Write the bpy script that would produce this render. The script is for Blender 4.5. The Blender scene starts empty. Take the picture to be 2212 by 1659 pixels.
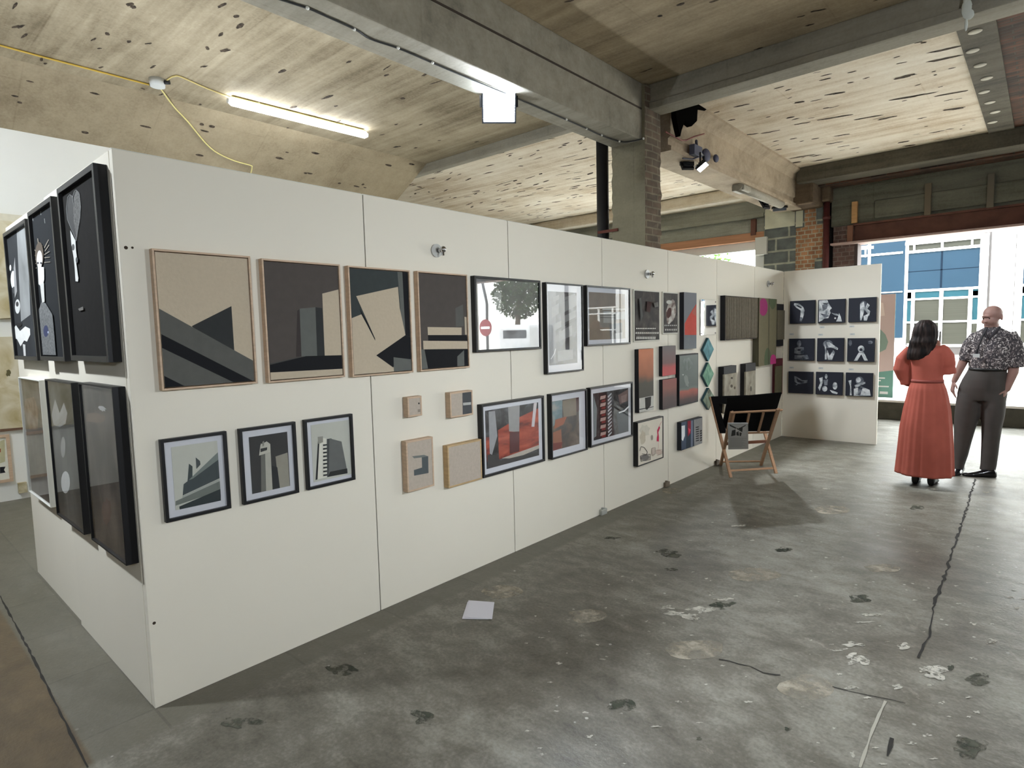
import bpy, bmesh, math, random
from mathutils import Vector, Matrix
random.seed(7)
SC = bpy.context.scene
COL = SC.collection
PI = math.pi

# ---------------------------------------------------------------- camera
W0, H0 = 2212, 1659
FPX, YAW, PITCH, ROLL = 1291.33, -0.7296, -0.0857, -0.0235
CAM = Vector((2.9179, -0.8109, 1.6423))
def _basis():
    cy, sy = math.cos(YAW), math.sin(YAW)
    f = Vector((sy*math.cos(PITCH), cy*math.cos(PITCH), math.sin(PITCH)))
    r0 = Vector((cy, -sy, 0)); u0 = r0.cross(f)
    return (r0*math.cos(ROLL)+u0*math.sin(ROLL), -r0*math.sin(ROLL)+u0*math.cos(ROLL), f)
CR, CU, CF = _basis()
cd = bpy.data.cameras.new('camera'); cam = bpy.data.objects.new('camera', cd); COL.objects.link(cam)
cd.sensor_width = 36; cd.lens = FPX/W0*36; cd.clip_start = 0.05; cd.clip_end = 200
M = Matrix((( CR.x, CU.x, -CF.x, CAM.x), (CR.y, CU.y, -CF.y, CAM.y), (CR.z, CU.z, -CF.z, CAM.z), (0, 0, 0, 1)))
cam.matrix_world = M
SC.camera = cam

# ---------------------------------------------------------------- world, sun, exposure
SC.view_settings.view_transform = 'Standard'
SC.view_settings.look = 'None'
SC.view_settings.gamma = 1
SC.view_settings.use_curve_mapping = False
SC.view_settings.exposure = 0.8
SC.cycles.max_bounces = 8
SC.cycles.diffuse_bounces = 5
SC.cycles.transparent_max_bounces = 12
SC.cycles.sample_clamp_indirect = 6
SC.cycles.caustics_reflective = False
SC.cycles.caustics_refractive = False
wd = bpy.data.worlds.new('world'); SC.world = wd; wd.use_nodes = True
bg = wd.node_tree.nodes['Background']
bg.inputs[0].default_value = (0.84, 0.93, 1.0, 1); bg.inputs[1].default_value = 9.5
sd = bpy.data.lights.new('sun', 'SUN'); sun = bpy.data.objects.new('sun', sd); COL.objects.link(sun)
sd.energy = 6.5; sd.angle = 0.02; sd.color = (1, 0.96, 0.9)
sun.rotation_euler = Vector((0.25, 0.62, -0.75)).to_track_quat('-Z', 'Y').to_euler()
def portal(x, y, z, sx, sz):
    l = bpy.data.lights.new('sky_portal', 'AREA'); o = bpy.data.objects.new('sky_portal', l); COL.objects.link(o)
    l.shape = 'RECTANGLE'; l.size = sx; l.size_y = sz; l.energy = 1; l.cycles.is_portal = True
    o.location = (x, y, z); o.rotation_euler = Vector((0, -1, 0)).to_track_quat('-Z', 'Z').to_euler()
portal(4.4, 11.32, 1.7, 8.2, 2.8)
portal(-3.2, 11.32, 1.9, 3.9, 2.9)

# ---------------------------------------------------------------- helpers
def ray(px, py): return (CF*FPX + CR*(px-W0/2) + CU*(H0/2-py))/FPX
def on(px, py, ax, v):
    d = ray(px, py); return CAM + d*((v-CAM[ax])/d[ax])
def onp(px, py, p, n):
    d = ray(px, py); return CAM + d*((Vector(p)-CAM).dot(n)/d.dot(n))
ZT = {'0': (0, 0, 1), '1': (0, 300, 3.95), '2': (0, 700, 3.95), '3': (0, 1060, 3.95), '4': (300, 500, 2.592), '5': (840, 500, 3.95),
      '6': (840, 780, 3.95), '7': (1340, 560, 5.183), '8': (1340, 760, 5.183), 'R': (1650, 540, 3.936), 'P': (1870, 620, 3.605),
      'F': (1840, 480, 5.925), 'H': (1600, 360, 3.614), 'L': (0, 440, 2.514)}
def zp(z, x, y):
    a = ZT[z]; return (a[0]+x/a[2], a[1]+y/a[2])
def zq(z, *c): return [zp(z, c[i], c[i+1]) for i in range(0, len(c), 2)]

def lin(c):
    return tuple(((v/255)/12.92 if v/255 <= 0.04045 else ((v/255+0.055)/1.055)**2.4) for v in c)
MC = {}
def mat(rgb, rough=0.6, spec=0.5, metal=0.0, emit=0, vary=0.0, scale=30, bump=0.0, key=None, stretch=(1, 1, 1), sheen=0):
    k = (tuple(rgb), rough, spec, metal, emit, vary, scale, bump, stretch)
    if k in MC: return MC[k]
    m = bpy.data.materials.new('paint_%d' % len(MC)); m.use_nodes = True
    n = m.node_tree.nodes; l = m.node_tree.links; b = n['Principled BSDF']
    c = lin(rgb)
    b.inputs['Base Color'].default_value = (*c, 1); b.inputs['Roughness'].default_value = rough
    b.inputs['Specular IOR Level'].default_value = spec; b.inputs['Metallic'].default_value = metal
    if emit: b.inputs['Emission Color'].default_value = (*c, 1); b.inputs['Emission Strength'].default_value = emit
    if vary or bump:
        tc = n.new('ShaderNodeTexCoord'); mp = n.new('ShaderNodeMapping'); mp.inputs['Scale'].default_value = stretch
        mp.inputs['Location'].default_value = (len(MC)*1.37, len(MC)*0.71, len(MC)*2.1)
        l.new(tc.outputs['Object'], mp.inputs[0])
        no = n.new('ShaderNodeTexNoise'); no.inputs['Scale'].default_value = scale; no.inputs['Detail'].default_value = 6
        l.new(mp.outputs[0], no.inputs['Vector'])
        if vary:
            mx = n.new('ShaderNodeMapRange'); mx.inputs[1].default_value = 0.3; mx.inputs[2].default_value = 0.7
            mx.inputs[3].default_value = 1-vary; mx.inputs[4].default_value = 1+vary
            l.new(no.outputs['Fac'], mx.inputs[0])
            hs = n.new('ShaderNodeVectorMath'); hs.operation = 'SCALE'; hs.inputs[0].default_value = c
            l.new(mx.outputs[0], hs.inputs['Scale']); l.new(hs.outputs[0], b.inputs['Base Color'])
        if bump:
            bp = n.new('ShaderNodeBump'); bp.inputs['Strength'].default_value = bump; bp.inputs['Distance'].default_value = 0.01
            l.new(no.outputs['Fac'], bp.inputs['Height']); l.new(bp.outputs[0], b.inputs['Normal'])
    MC[k] = m; return m
def ramp_mat(stops, scale=8, stretch=(1, 1, 1), detail=6, dist=0.5, rough=0.5, bump=0, seed=0, lo=0.35, hi=0.65):
    """noise driven colour ramp; stops = list of rgb"""
    k = ('r', tuple(map(tuple, stops)), scale, stretch, detail, dist, rough, bump, seed, lo, hi)
    if k in MC: return MC[k]
    m = bpy.data.materials.new('texture_%d' % len(MC)); m.use_nodes = True
    n = m.node_tree.nodes; l = m.node_tree.links; b = n['Principled BSDF']
    tc = n.new('ShaderNodeTexCoord'); mp = n.new('ShaderNodeMapping'); mp.inputs['Scale'].default_value = stretch
    mp.inputs['Location'].default_value = (seed*3.3+.1, seed*1.7, seed*2.9)
    l.new(tc.outputs['Object'], mp.inputs[0])
    no = n.new('ShaderNodeTexNoise'); no.inputs['Scale'].default_value = scale; no.inputs['Detail'].default_value = detail
    no.inputs['Distortion'].default_value = dist
    l.new(mp.outputs[0], no.inputs['Vector'])
    r = n.new('ShaderNodeValToRGB'); e = r.color_ramp.elements
    N = len(stops)
    for i, s in enumerate(stops):
        p = lo+(hi-lo)*i/max(1, N-1)
        q = e[i] if i < 2 else e.new(p)
        q.position = p; q.color = (*lin(s), 1)
    l.new(no.outputs['Fac'], r.inputs[0]); l.new(r.outputs[0], b.inputs['Base Color'])
    b.inputs['Roughness'].default_value = max(rough, 0.6); b.inputs['Specular IOR Level'].default_value = 0.2
    if bump:
        bp = n.new('ShaderNodeBump'); bp.inputs['Strength'].default_value = bump; bp.inputs['Distance'].default_value = 0.02
        l.new(no.outputs['Fac'], bp.inputs['Height']); l.new(bp.outputs[0], b.inputs['Normal'])
    MC[k] = m; return m
def grad_mat(stops, z0, z1, rough=0.5, seed=0, amount=0.35, scale=6, axis='Z', spec=0.2):
    """painted bands that blend from the bottom edge z0 to the top edge z1 of a canvas, with brushy edges"""
    m = bpy.data.materials.new('painted_bands_%d' % len(MC)); m.use_nodes = True; MC[('g', len(MC))] = m
    n = m.node_tree.nodes; l = m.node_tree.links; b = n['Principled BSDF']
    tc = n.new('ShaderNodeTexCoord'); sp = n.new('ShaderNodeSeparateXYZ'); l.new(tc.outputs['Object'], sp.inputs[0])
    mr = n.new('ShaderNodeMapRange'); mr.inputs[1].default_value = z0; mr.inputs[2].default_value = z1
    l.new(sp.outputs[axis], mr.inputs[0])
    mp = n.new('ShaderNodeMapping'); mp.inputs['Location'].default_value = (seed*2.3, seed, seed*1.1); l.new(tc.outputs['Object'], mp.inputs[0])
    no = n.new('ShaderNodeTexNoise'); no.inputs['Scale'].default_value = scale; no.inputs['Detail'].default_value = 8; l.new(mp.outputs[0], no.inputs['Vector'])
    a = n.new('ShaderNodeMath'); a.operation = 'MULTIPLY_ADD'; a.inputs[1].default_value = amount; a.inputs[2].default_value = -amount/2
    l.new(no.outputs['Fac'], a.inputs[0])
    s = n.new('ShaderNodeMath'); s.operation = 'ADD'; l.new(a.outputs[0], s.inputs[0]); l.new(mr.outputs[0], s.inputs[1])
    r = n.new('ShaderNodeValToRGB'); e = r.color_ramp.elements
    for i, (p, c) in enumerate(stops):
        q = e[i] if i < 2 else e.new(p)
        q.position = p; q.color = (*lin(c), 1)
    l.new(s.outputs[0], r.inputs[0]); l.new(r.outputs[0], b.inputs['Base Color'])
    b.inputs['Roughness'].default_value = rough; b.inputs['Specular IOR Level'].default_value = spec
    return m
def glass_mat(f0=0.05):
    m = bpy.data.materials.new('picture_glass'); m.use_nodes = True
    n = m.node_tree.nodes; l = m.node_tree.links; n.remove(n['Principled BSDF'])
    t = n.new('ShaderNodeBsdfTransparent'); g = n.new('ShaderNodeBsdfGlossy'); g.inputs['Roughness'].default_value = 0.012
    ge = n.new('ShaderNodeNewGeometry'); dt = n.new('ShaderNodeVectorMath'); dt.operation = 'DOT_PRODUCT'; l.new(ge.outputs['Incoming'], dt.inputs[0]); l.new(ge.outputs['Normal'], dt.inputs[1])
    def mt(op, a, b=None, c=None):
        q = n.new('ShaderNodeMath'); q.operation = op
        for i, v in enumerate((a, b, c)):
            if v is None: continue
            if isinstance(v, (int, float)): q.inputs[i].default_value = v
            else: l.new(v, q.inputs[i])
        return q.outputs[0]
    f = mt('MULTIPLY_ADD', mt('POWER', mt('SUBTRACT', 1.0, mt('ABSOLUTE', dt.outputs['Value'])), 5.0), 1-f0, f0)
    x = n.new('ShaderNodeMixShader'); l.new(f, x.inputs[0]); l.new(t.outputs[0], x.inputs[1]); l.new(g.outputs[0], x.inputs[2])
    l.new(x.outputs[0], n['Material Output'].inputs[0]); return m
GLASS = glass_mat(); GLASS_BRIGHT = glass_mat(0.15)

def wloc(o):
    v = Vector(o.location)
    while o.parent: o = o.parent; v += Vector(o.location)
    return v
def tag(o, label=None, cat=None, group=None, kind=None):
    if label: o['label'] = label
    if cat: o['category'] = cat
    if group: o['group'] = group
    if kind: o['kind'] = kind
    return o
def thing(name, loc, label, cat, group=None):
    o = bpy.data.objects.new(name, None); COL.objects.link(o); o.location = loc; o.empty_display_size = 0.05
    return tag(o, label, cat, group)
def link(name, bm, mats, parent=None, loc=None, smooth=False):
    """bm in world coordinates"""
    org = wloc(parent) if parent else Vector(loc if loc is not None else (0, 0, 0))
    bmesh.ops.translate(bm, verts=bm.verts, vec=-org)
    me = bpy.data.meshes.new(name); bm.to_mesh(me); bm.free()
    if not isinstance(mats, (list, tuple)): mats = [mats]
    for m in mats: me.materials.append(m)
    if smooth:
        for p in me.polygons: p.use_smooth = True
    o = bpy.data.objects.new(name, me); COL.objects.link(o)
    if parent: o.parent = parent
    else: o.location = org
    return o
def B(): return bmesh.new()
def box(bm, a, b, mi=0, bev=0):
    xs = sorted((a[0], b[0])); ys = sorted((a[1], b[1])); zs = sorted((a[2], b[2]))
    v = [bm.verts.new((x, y, z)) for x in xs for y in ys for z in zs]
    fs = [(0, 1, 3, 2), (4, 6, 7, 5), (0, 4, 5, 1), (2, 3, 7, 6), (0, 2, 6, 4), (1, 5, 7, 3)]
    out = []
    for f in fs:
        q = bm.faces.new([v[i] for i in f]); q.material_index = mi; out.append(q)
    if bev:
        es = list({e for f in out for e in f.edges})
        bmesh.ops.bevel(bm, geom=es, offset=bev, segments=2, affect='EDGES', profile=0.6)
    return out
def bar(bm, p, q, w, h=None, mi=0, up=(0, 0, 1)):
    """rectangular bar from p to q"""
    h = h or w; p, q = Vector(p), Vector(q); d = (q-p).normalized(); u = Vector(up)
    s = d.cross(u)
    if s.length < 1e-3: s = d.cross(Vector((1, 0, 0)))
    s.normalize(); t = s.cross(d).normalized()
    v = [bm.verts.new(c+s*(i*w/2)+t*(j*h/2)) for c in (p, q) for i, j in ((-1, -1), (1, -1), (1, 1), (-1, 1))]
    for f in ((3, 2, 1, 0), (4, 5, 6, 7), (0, 1, 5, 4), (1, 2, 6, 5), (2, 3, 7, 6), (3, 0, 4, 7)):
        bm.faces.new([v[i] for i in f]).material_index = mi
def tube(bm, pts, rad, n=10, mi=0, caps=True, flat=1.0, side=None):
    """round tube through pts; rad scalar or list"""
    pts = [Vector(p) for p in pts]; N = len(pts)
    rad = rad if isinstance(rad, (list, tuple)) else [rad]*N
    dirs = []
    for i in range(N):
        a = pts[max(0, i-1)]; b = pts[min(N-1, i+1)]; dirs.append((b-a).normalized())
    ref = Vector(side) if side else (Vector((0, 0, 1)) if abs(dirs[0].z) < 0.9 else Vector((1, 0, 0)))
    rings = []
    def ringat(c, d, r):
        nonlocal ref
        s = (ref-d*ref.dot(d)).normalized(); t = d.cross(s); ref = s
        return [bm.verts.new(c+s*(math.cos(2*PI*k/n)*r)+t*(math.sin(2*PI*k/n)*r*flat)) for k in range(n)]
    if caps:
        rings.append(ringat(pts[0]-dirs[0]*rad[0]*0.7, dirs[0], rad[0]*0.5))
    for i in range(N): rings.append(ringat(pts[i], dirs[i], rad[i]))
    if caps: rings.append(ringat(pts[-1]+dirs[-1]*rad[-1]*0.7, dirs[-1], rad[-1]*0.5))
    for a, b in zip(rings, rings[1:]):
        for k in range(n):
            f = bm.faces.new((a[k], a[(k+1) % n], b[(k+1) % n], b[k])); f.material_index = mi; f.smooth = True
    bm.faces.new(rings[0][::-1]).material_index = mi; bm.faces.new(rings[-1]).material_index = mi
def cyl(bm, p, q, r, n=20, mi=0, r2=None):
    tube(bm, [p, q], [r, r2 if r2 is not None else r], n, mi, caps=False)
def loft(bm, rings, n=28, fn=None, cap=True):
    """rings: (cx, cy, cz, rx, ry[, yaw]) horizontal ellipses"""
    R = []
    for i, r in enumerate(rings):
        cx, cy, cz, rx, ry = r[:5]; yaw = r[5] if len(r) > 5 else 0
        vs = []
        for k in range(n):
            a = 2*PI*k/n; m = fn(a, i/(len(rings)-1), i) if fn else 1.0
            x, y = math.cos(a)*rx*m, math.sin(a)*ry*m
            vs.append(bm.verts.new((cx+x*math.cos(yaw)-y*math.sin(yaw), cy+x*math.sin(yaw)+y*math.cos(yaw), cz)))
        R.append(vs)
    for a, b in zip(R, R[1:]):
        for k in range(n):
            f = bm.faces.new((a[k], a[(k+1) % n], b[(k+1) % n], b[k])); f.smooth = True
    if cap: bm.faces.new(R[0][::-1]); bm.faces.new(R[-1])
def ball(bm, c, r, mi=0, seg=16):
    """r scalar or (rx, ry, rz)"""
    r = r if isinstance(r, (tuple, list)) else (r, r, r)
    g = bmesh.ops.create_uvsphere(bm, u_segments=seg, v_segments=seg//2+2, radius=1)
    for v in g['verts']:
        v.co = Vector((c[0]+v.co.x*r[0], c[1]+v.co.y*r[1], c[2]+v.co.z*r[2]))
        for f in v.link_faces: f.material_index = mi; f.smooth = True
def poly(bm, pts, mi=0, flip=None):
    vs = [bm.verts.new(p) for p in pts]
    try:
        f = bm.faces.new(vs); f.material_index = mi
        f.normal_update()
        if flip is not None and f.normal.dot(Vector(flip)) < 0: f.normal_flip()
        return f
    except ValueError: return None
def prism(bm, poly2, z0, z1, mi=0):
    n = len(poly2)
    a = [bm.verts.new((p[0], p[1], z0)) for p in poly2]; b = [bm.verts.new((p[0], p[1], z1)) for p in poly2]
    for i in range(n):
        bm.faces.new((a[i], a[(i+1) % n], b[(i+1) % n], b[i])).material_index = mi
    bm.faces.new(a[::-1]).material_index = mi; bm.faces.new(b).material_index = mi
def fix(bm): bmesh.ops.recalc_face_normals(bm, faces=bm.faces); return bm

# ================================================================ SETTING
CEIL, SOF = 4.30, 3.70
def struct(name, bm, m, **k): return tag(link(name, fix(bm), m, **k), kind='structure')
def nodes(name):
    m = bpy.data.materials.new(name); m.use_nodes = True
    return m, m.node_tree.nodes, m.node_tree.links, m.node_tree.nodes['Principled BSDF']
def concrete(name, dark, light, streak=0.35, board=0.6, sc=1.0, spots=True, rough=0.85, seed=0.0, joint=1.22):
    """board marked concrete: long streaks along x, blotches, fine grain and shutter joints"""
    m, n, l, b = nodes(name)
    tc = n.new('ShaderNodeTexCoord'); mp = n.new('ShaderNodeMapping'); l.new(tc.outputs['Object'], mp.inputs[0]); mp.inputs['Location'].default_value = (seed, seed*2, 0)
    ms = n.new('ShaderNodeMapping'); ms.inputs['Scale'].default_value = (0.35*sc, 4.5*sc, 4.5*sc); l.new(mp.outputs[0], ms.inputs[0])
    a = n.new('ShaderNodeTexNoise'); a.inputs['Scale'].default_value = 1.5; a.inputs['Detail'].default_value = 8; a.inputs['Roughness'].default_value = 0.65; a.inputs['Distortion'].default_value = 0.3; l.new(ms.outputs[0], a.inputs['Vector'])
    c = n.new('ShaderNodeTexNoise'); c.inputs['Scale'].default_value = 0.9*sc; c.inputs['Detail'].default_value = 10; c.inputs['Roughness'].default_value = 0.7; l.new(mp.outputs[0], c.inputs['Vector'])
    f = n.new('ShaderNodeTexNoise'); f.inputs['Scale'].default_value = 40; f.inputs['Detail'].default_value = 4; l.new(mp.outputs[0], f.inputs['Vector'])
    w = n.new('ShaderNodeTexBrick'); w.inputs['Scale'].default_value = 1; w.inputs['Brick Width'].default_value = joint*2; w.inputs['Row Height'].default_value = joint
    w.inputs['Mortar Size'].default_value = 0.012; w.inputs['Mortar Smooth'].default_value = 1.0; w.inputs['Color1'].default_value = (1, 1, 1, 1); w.inputs['Color2'].default_value = (1, 1, 1, 1); w.inputs['Mortar'].default_value = (0, 0, 0, 1)
    l.new(mp.outputs[0], w.inputs['Vector'])
    def mth(op, x, y, z=None):
        q = n.new('ShaderNodeMath'); q.operation = op
        for i, v in enumerate((x, y, z)):
            if v is None: continue
            if isinstance(v, (int, float)): q.inputs[i].default_value = v
            else: l.new(v, q.inputs[i])
        return q.outputs[0]
    s = mth('MULTIPLY', a.outputs['Fac'], board); s = mth('MULTIPLY_ADD', c.outputs['Fac'], 1-board*0.5, s)
    s = mth('MULTIPLY_ADD', f.outputs['Fac'], 0.18, s)
    s = mth('MULTIPLY_ADD', w.outputs['Color'], 0.05, s)
    r = n.new('ShaderNodeValToRGB'); e = r.color_ramp.elements
    mid = (board+1-board*0.5)*0.5+0.13
    e[0].position = mid-streak/2; e[0].color = (*lin(dark), 1); e[1].position = mid+streak/2; e[1].color = (*lin(light), 1)
    q = e.new(mid); q.color = (*lin([dark[i]*0.35+light[i]*0.65 for i in range(3)]), 1)
    l.new(s, r.inputs[0]); l.new(r.outputs[0], b.inputs['Base Color']); b.inputs['Roughness'].default_value = rough
    b.inputs['Specular IOR Level'].default_value = 0.3
    bp = n.new('ShaderNodeBump'); bp.inputs['Strength'].default_value = 0.25; bp.inputs['Distance'].default_value = 0.02
    l.new(s, bp.inputs['Height']); l.new(bp.outputs[0], b.inputs['Normal'])
    return m
def brick_mat(name, c1, c2, mortar, bw=0.225, bh=0.075, ms=0.01, vertical='XZ', rough=0.9, offs=0.5, freq=2):
    m, n, l, b = nodes(name)
    tc = n.new('ShaderNodeTexCoord'); sp = n.new('ShaderNodeSeparateXYZ'); cb = n.new('ShaderNodeCombineXYZ')
    l.new(tc.outputs['Object'], sp.inputs[0])
    if len(vertical) == 3:      # both sides of a pier
        ad = n.new('ShaderNodeMath'); l.new(sp.outputs['X'], ad.inputs[0]); l.new(sp.outputs['Y'], ad.inputs[1]); l.new(ad.outputs[0], cb.inputs[0])
    else: l.new(sp.outputs[vertical[0]], cb.inputs[0])
    l.new(sp.outputs[vertical[-1]], cb.inputs[1])
    no = n.new('ShaderNodeTexNoise'); no.inputs['Scale'].default_value = 6; no.inputs['Detail'].default_value = 6; l.new(tc.outputs['Object'], no.inputs['Vector'])
    va = n.new('ShaderNodeVectorMath'); va.operation = 'MULTIPLY_ADD'; va.inputs[1].default_value = (0.02, 0.02, 0); l.new(no.outputs['Color'], va.inputs[0]); l.new(cb.outputs[0], va.inputs[2])
    w = n.new('ShaderNodeTexBrick'); w.inputs['Scale'].default_value = 1; w.inputs['Brick Width'].default_value = bw; w.inputs['Row Height'].default_value = bh
    w.inputs['Mortar Size'].default_value = ms; w.inputs['Mortar Smooth'].default_value = 0.3; w.offset = offs; w.offset_frequency = freq
    w.inputs['Color1'].default_value = (*lin(c1), 1); w.inputs['Color2'].default_value = (*lin(c2), 1); w.inputs['Mortar'].default_value = (*lin(mortar), 1)
    l.new(va.outputs[0], w.inputs['Vector'])
    mx = n.new('ShaderNodeMapRange'); mx.inputs[1].default_value = 0.3; mx.inputs[2].default_value = 0.75; mx.inputs[3].default_value = 0.55; mx.inputs[4].default_value = 1.15
    l.new(no.outputs['Fac'], mx.inputs[0])
    vs = n.new('ShaderNodeVectorMath'); vs.operation = 'SCALE'; l.new(w.outputs['Color'], vs.inputs[0]); l.new(mx.outputs[0], vs.inputs['Scale'])
    l.new(vs.outputs[0], b.inputs['Base Color']); b.inputs['Roughness'].default_value = rough
    bp = n.new('ShaderNodeBump'); bp.inputs['Strength'].default_value = 0.5; bp.inputs['Distance'].default_value = 0.01; bp.invert = True
    l.new(w.outputs['Fac'], bp.inputs['Height']); l.new(bp.outputs[0], b.inputs['Normal'])
    return m
M_BROWN = concrete('aged_concrete', (104, 90, 70), (190, 174, 146), seed=1.0, streak=0.5)
M_LEFT = concrete('shuttered_concrete', (106, 93, 71), (184, 171, 146), seed=4.0, streak=0.42)
M_PALE = concrete('pale_plaster_concrete', (190, 170, 142), (236, 228, 212), seed=8.0, streak=0.34)
M_BEAM = concrete('beam_concrete', (106, 101, 89), (164, 158, 144), seed=2.0, streak=0.5)
M_GREY = concrete('grey_concrete', (118, 118, 108), (160, 160, 148), seed=5.0, board=0.9)
M_DARKC = concrete('dark_concrete', (60, 56, 48), (108, 102, 88), seed=6.0)
M_BRICK_D = brick_mat('sooty_brick', (92, 62, 46), (64, 48, 38), (84, 76, 64))
M_BRICK_DX = brick_mat('sooty_brick_soffit', (104, 66, 46), (58, 42, 32), (74, 66, 54), vertical='XY')
M_BRICK_O = brick_mat('orange_brick', (188, 138, 100), (160, 112, 80), (186, 178, 156), bw=0.12)
M_BRICK_C = brick_mat('column_brick', (112, 94, 78), (92, 82, 70), (128, 118, 100), vertical='XYZ', bw=0.24)
M_BLOCK = brick_mat('concrete_block', (112, 116, 112), (100, 106, 104), (176, 176, 158), bw=0.46, bh=0.235, ms=0.02)

# ---- floor
def floor_mat():
    m, n, l, b = nodes('stained_concrete_floor')
    tc = n.new('ShaderNodeTexCoord')
    def noise(s, d=8, r=0.6, dist=0, st=None):
        v = tc.outputs['Object']
        if st:
            mp = n.new('ShaderNodeMapping'); mp.inputs['Scale'].default_value = st; l.new(v, mp.inputs[0]); v = mp.outputs[0]
        q = n.new('ShaderNodeTexNoise'); q.inputs['Scale'].default_value = s; q.inputs['Detail'].default_value = d
        q.inputs['Roughness'].default_value = r; q.inputs['Distortion'].default_value = dist; l.new(v, q.inputs['Vector']); return q.outputs['Fac']
    def mth(op, *a):
        q = n.new('ShaderNodeMath'); q.operation = op
        for i, v in enumerate(a):
            if isinstance(v, (int, float)): q.inputs[i].default_value = v
            else: l.new(v, q.inputs[i])
        return q.outputs[0]
    def mixc(f, a, c):
        q = n.new('ShaderNodeMix'); q.data_type = 'RGBA'
        l.new(f, q.inputs[0])
        for i, v in ((6, a), (7, c)):
            if isinstance(v, tuple): q.inputs[i].default_value = (*lin(v), 1)
            else: l.new(v, q.inputs[i])
        return q.outputs[2]
    def step(v, lo, hi):
        q = n.new('ShaderNodeMapRange'); q.inputs[1].default_value = lo; q.inputs[2].default_value = hi; l.new(v, q.inputs[0]); return q.outputs[0]
    big = noise(0.9, 9, 0.65, 0.6)
    mid = noise(5, 8, 0.7, 0.3, (1, 1.6, 1))
    fine = noise(60, 4)
    s = mth('MULTIPLY_ADD', mid, 0.5, mth('MULTIPLY', big, 0.7)); s = mth('MULTIPLY_ADD', fine, 0.25, s)
    r = n.new('ShaderNodeValToRGB'); e = r.color_ramp.elements
    e[0].position = 0.56; e[0].color = (*lin((78, 74, 64)), 1); e[1].position = 0.90; e[1].color = (*lin((152, 149, 138)), 1)
    q = e.new(0.70); q.color = (*lin((107, 103, 92)), 1)
    l.new(s, r.inputs[0])
    c = r.outputs[0]
    c = mixc(mth('MULTIPLY', step(noise(2.3, 10, 0.75, 1.0), 0.62, 0.70), 0.55), c, (172, 166, 152))      # dusty screed scrapes
    c = mixc(mth('MULTIPLY', step(noise(3.1, 10, 0.75, 2.0, (1, 1.3, 2)), 0.66, 0.70), 0.6), c, (62, 60, 52))
    vo = n.new('ShaderNodeTexVoronoi'); vo.inputs['Scale'].default_value = 9; vo.inputs['Randomness'].default_value = 1; l.new(tc.outputs['Object'], vo.inputs['Vector'])
    sp = mth('MULTIPLY', step(vo.outputs['Distance'], 0.085, 0.06), step(noise(1.3, 3), 0.47, 0.60))
    c = mixc(mth('MULTIPLY', sp, 0.7), c, (205, 202, 192))
    # older tiles to the left of the screed edge
    sx = n.new('ShaderNodeSeparateXYZ'); l.new(tc.outputs['Object'], sx.inputs[0])
    tl = n.new('ShaderNodeTexBrick'); tl.inputs['Scale'].default_value = 1; tl.inputs['Brick Width'].default_value = 0.62; tl.inputs['Row Height'].default_value = 0.62
    tl.offset = 0; tl.inputs['Mortar Size'].default_value = 0.006; tl.inputs['Color1'].default_value = (*lin((98, 94, 80)), 1); tl.inputs['Color2'].default_value = (*lin((84, 82, 70)), 1); tl.inputs['Mortar'].default_value = (*lin((60, 56, 46)), 1)
    l.new(tc.outputs['Object'], tl.inputs['Vector'])
    left = step(sx.outputs['X'], 0.22, 0.18)
    c2 = mixc(step(big, 0.3, 0.7), tl.outputs['Color'], (98, 95, 84))
    c = mixc(mth('MULTIPLY', left, 0.75), c, c2)
    br = mth('MULTIPLY', step(sx.outputs['Y'], -0.27, -0.285), left)
    c = mixc(mth('MULTIPLY', br, 0.8), c, mixc(step(mid, 0.35, 0.65), (74, 58, 38), (98, 80, 54)))
    l.new(c, b.inputs['Base Color'])
    b.inputs['Specular IOR Level'].default_value = 0.45
    rr = n.new('ShaderNodeMapRange'); rr.inputs[1].default_value = 0.3; rr.inputs[2].default_value = 0.7; rr.inputs[3].default_value = 0.34; rr.inputs[4].default_value = 0.62
    l.new(big, rr.inputs[0]); l.new(rr.outputs[0], b.inputs['Roughness'])
    bp = n.new('ShaderNodeBump'); bp.inputs['Strength'].default_value = 0.3; bp.inputs['Distance'].default_value = 0.02
    l.new(s, bp.inputs['Height']); l.new(bp.outputs[0], b.inputs['Normal'])
    return m
bm = B(); box(bm, (-7.3, -7, -0.2), (9.2, 11.2, 0))
floor = struct('floor', bm, floor_mat())

def blob_px(cx, cy, rx, ry, n=18, rough=0.25, z=0.002, seed=None):
    R = random.Random(seed if seed is not None else int(cx*13+cy*7))
    ph = [R.uniform(0, 6.28) for _ in range(4)]; am = [R.uniform(0.3, 1)*rough for _ in range(4)]
    pts = []
    for k in range(n):
        a = 2*PI*k/n; m = 1+sum(am[i]*math.sin((i+2)*a+ph[i]) for i in range(4))*0.5+R.uniform(-.12, .12)*rough*2
        pts.append(on(cx+rx*m*math.cos(a), cy+ry*m*math.sin(a), 2, z))
    return pts
def Q(x, y): return (1400+x/2.186, 900+y/2.186)
def floor_marks(name, m, items, z, rough=0.3):
    bm = B()
    for it in items:
        cx, cy, rx, ry = it
        poly(bm, blob_px(cx, cy, rx, ry, z=z, rough=rough), flip=(0, 0, 1))
    o = link(name, bm, m, floor); o['kind'] = 'stuff'; return o
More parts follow.
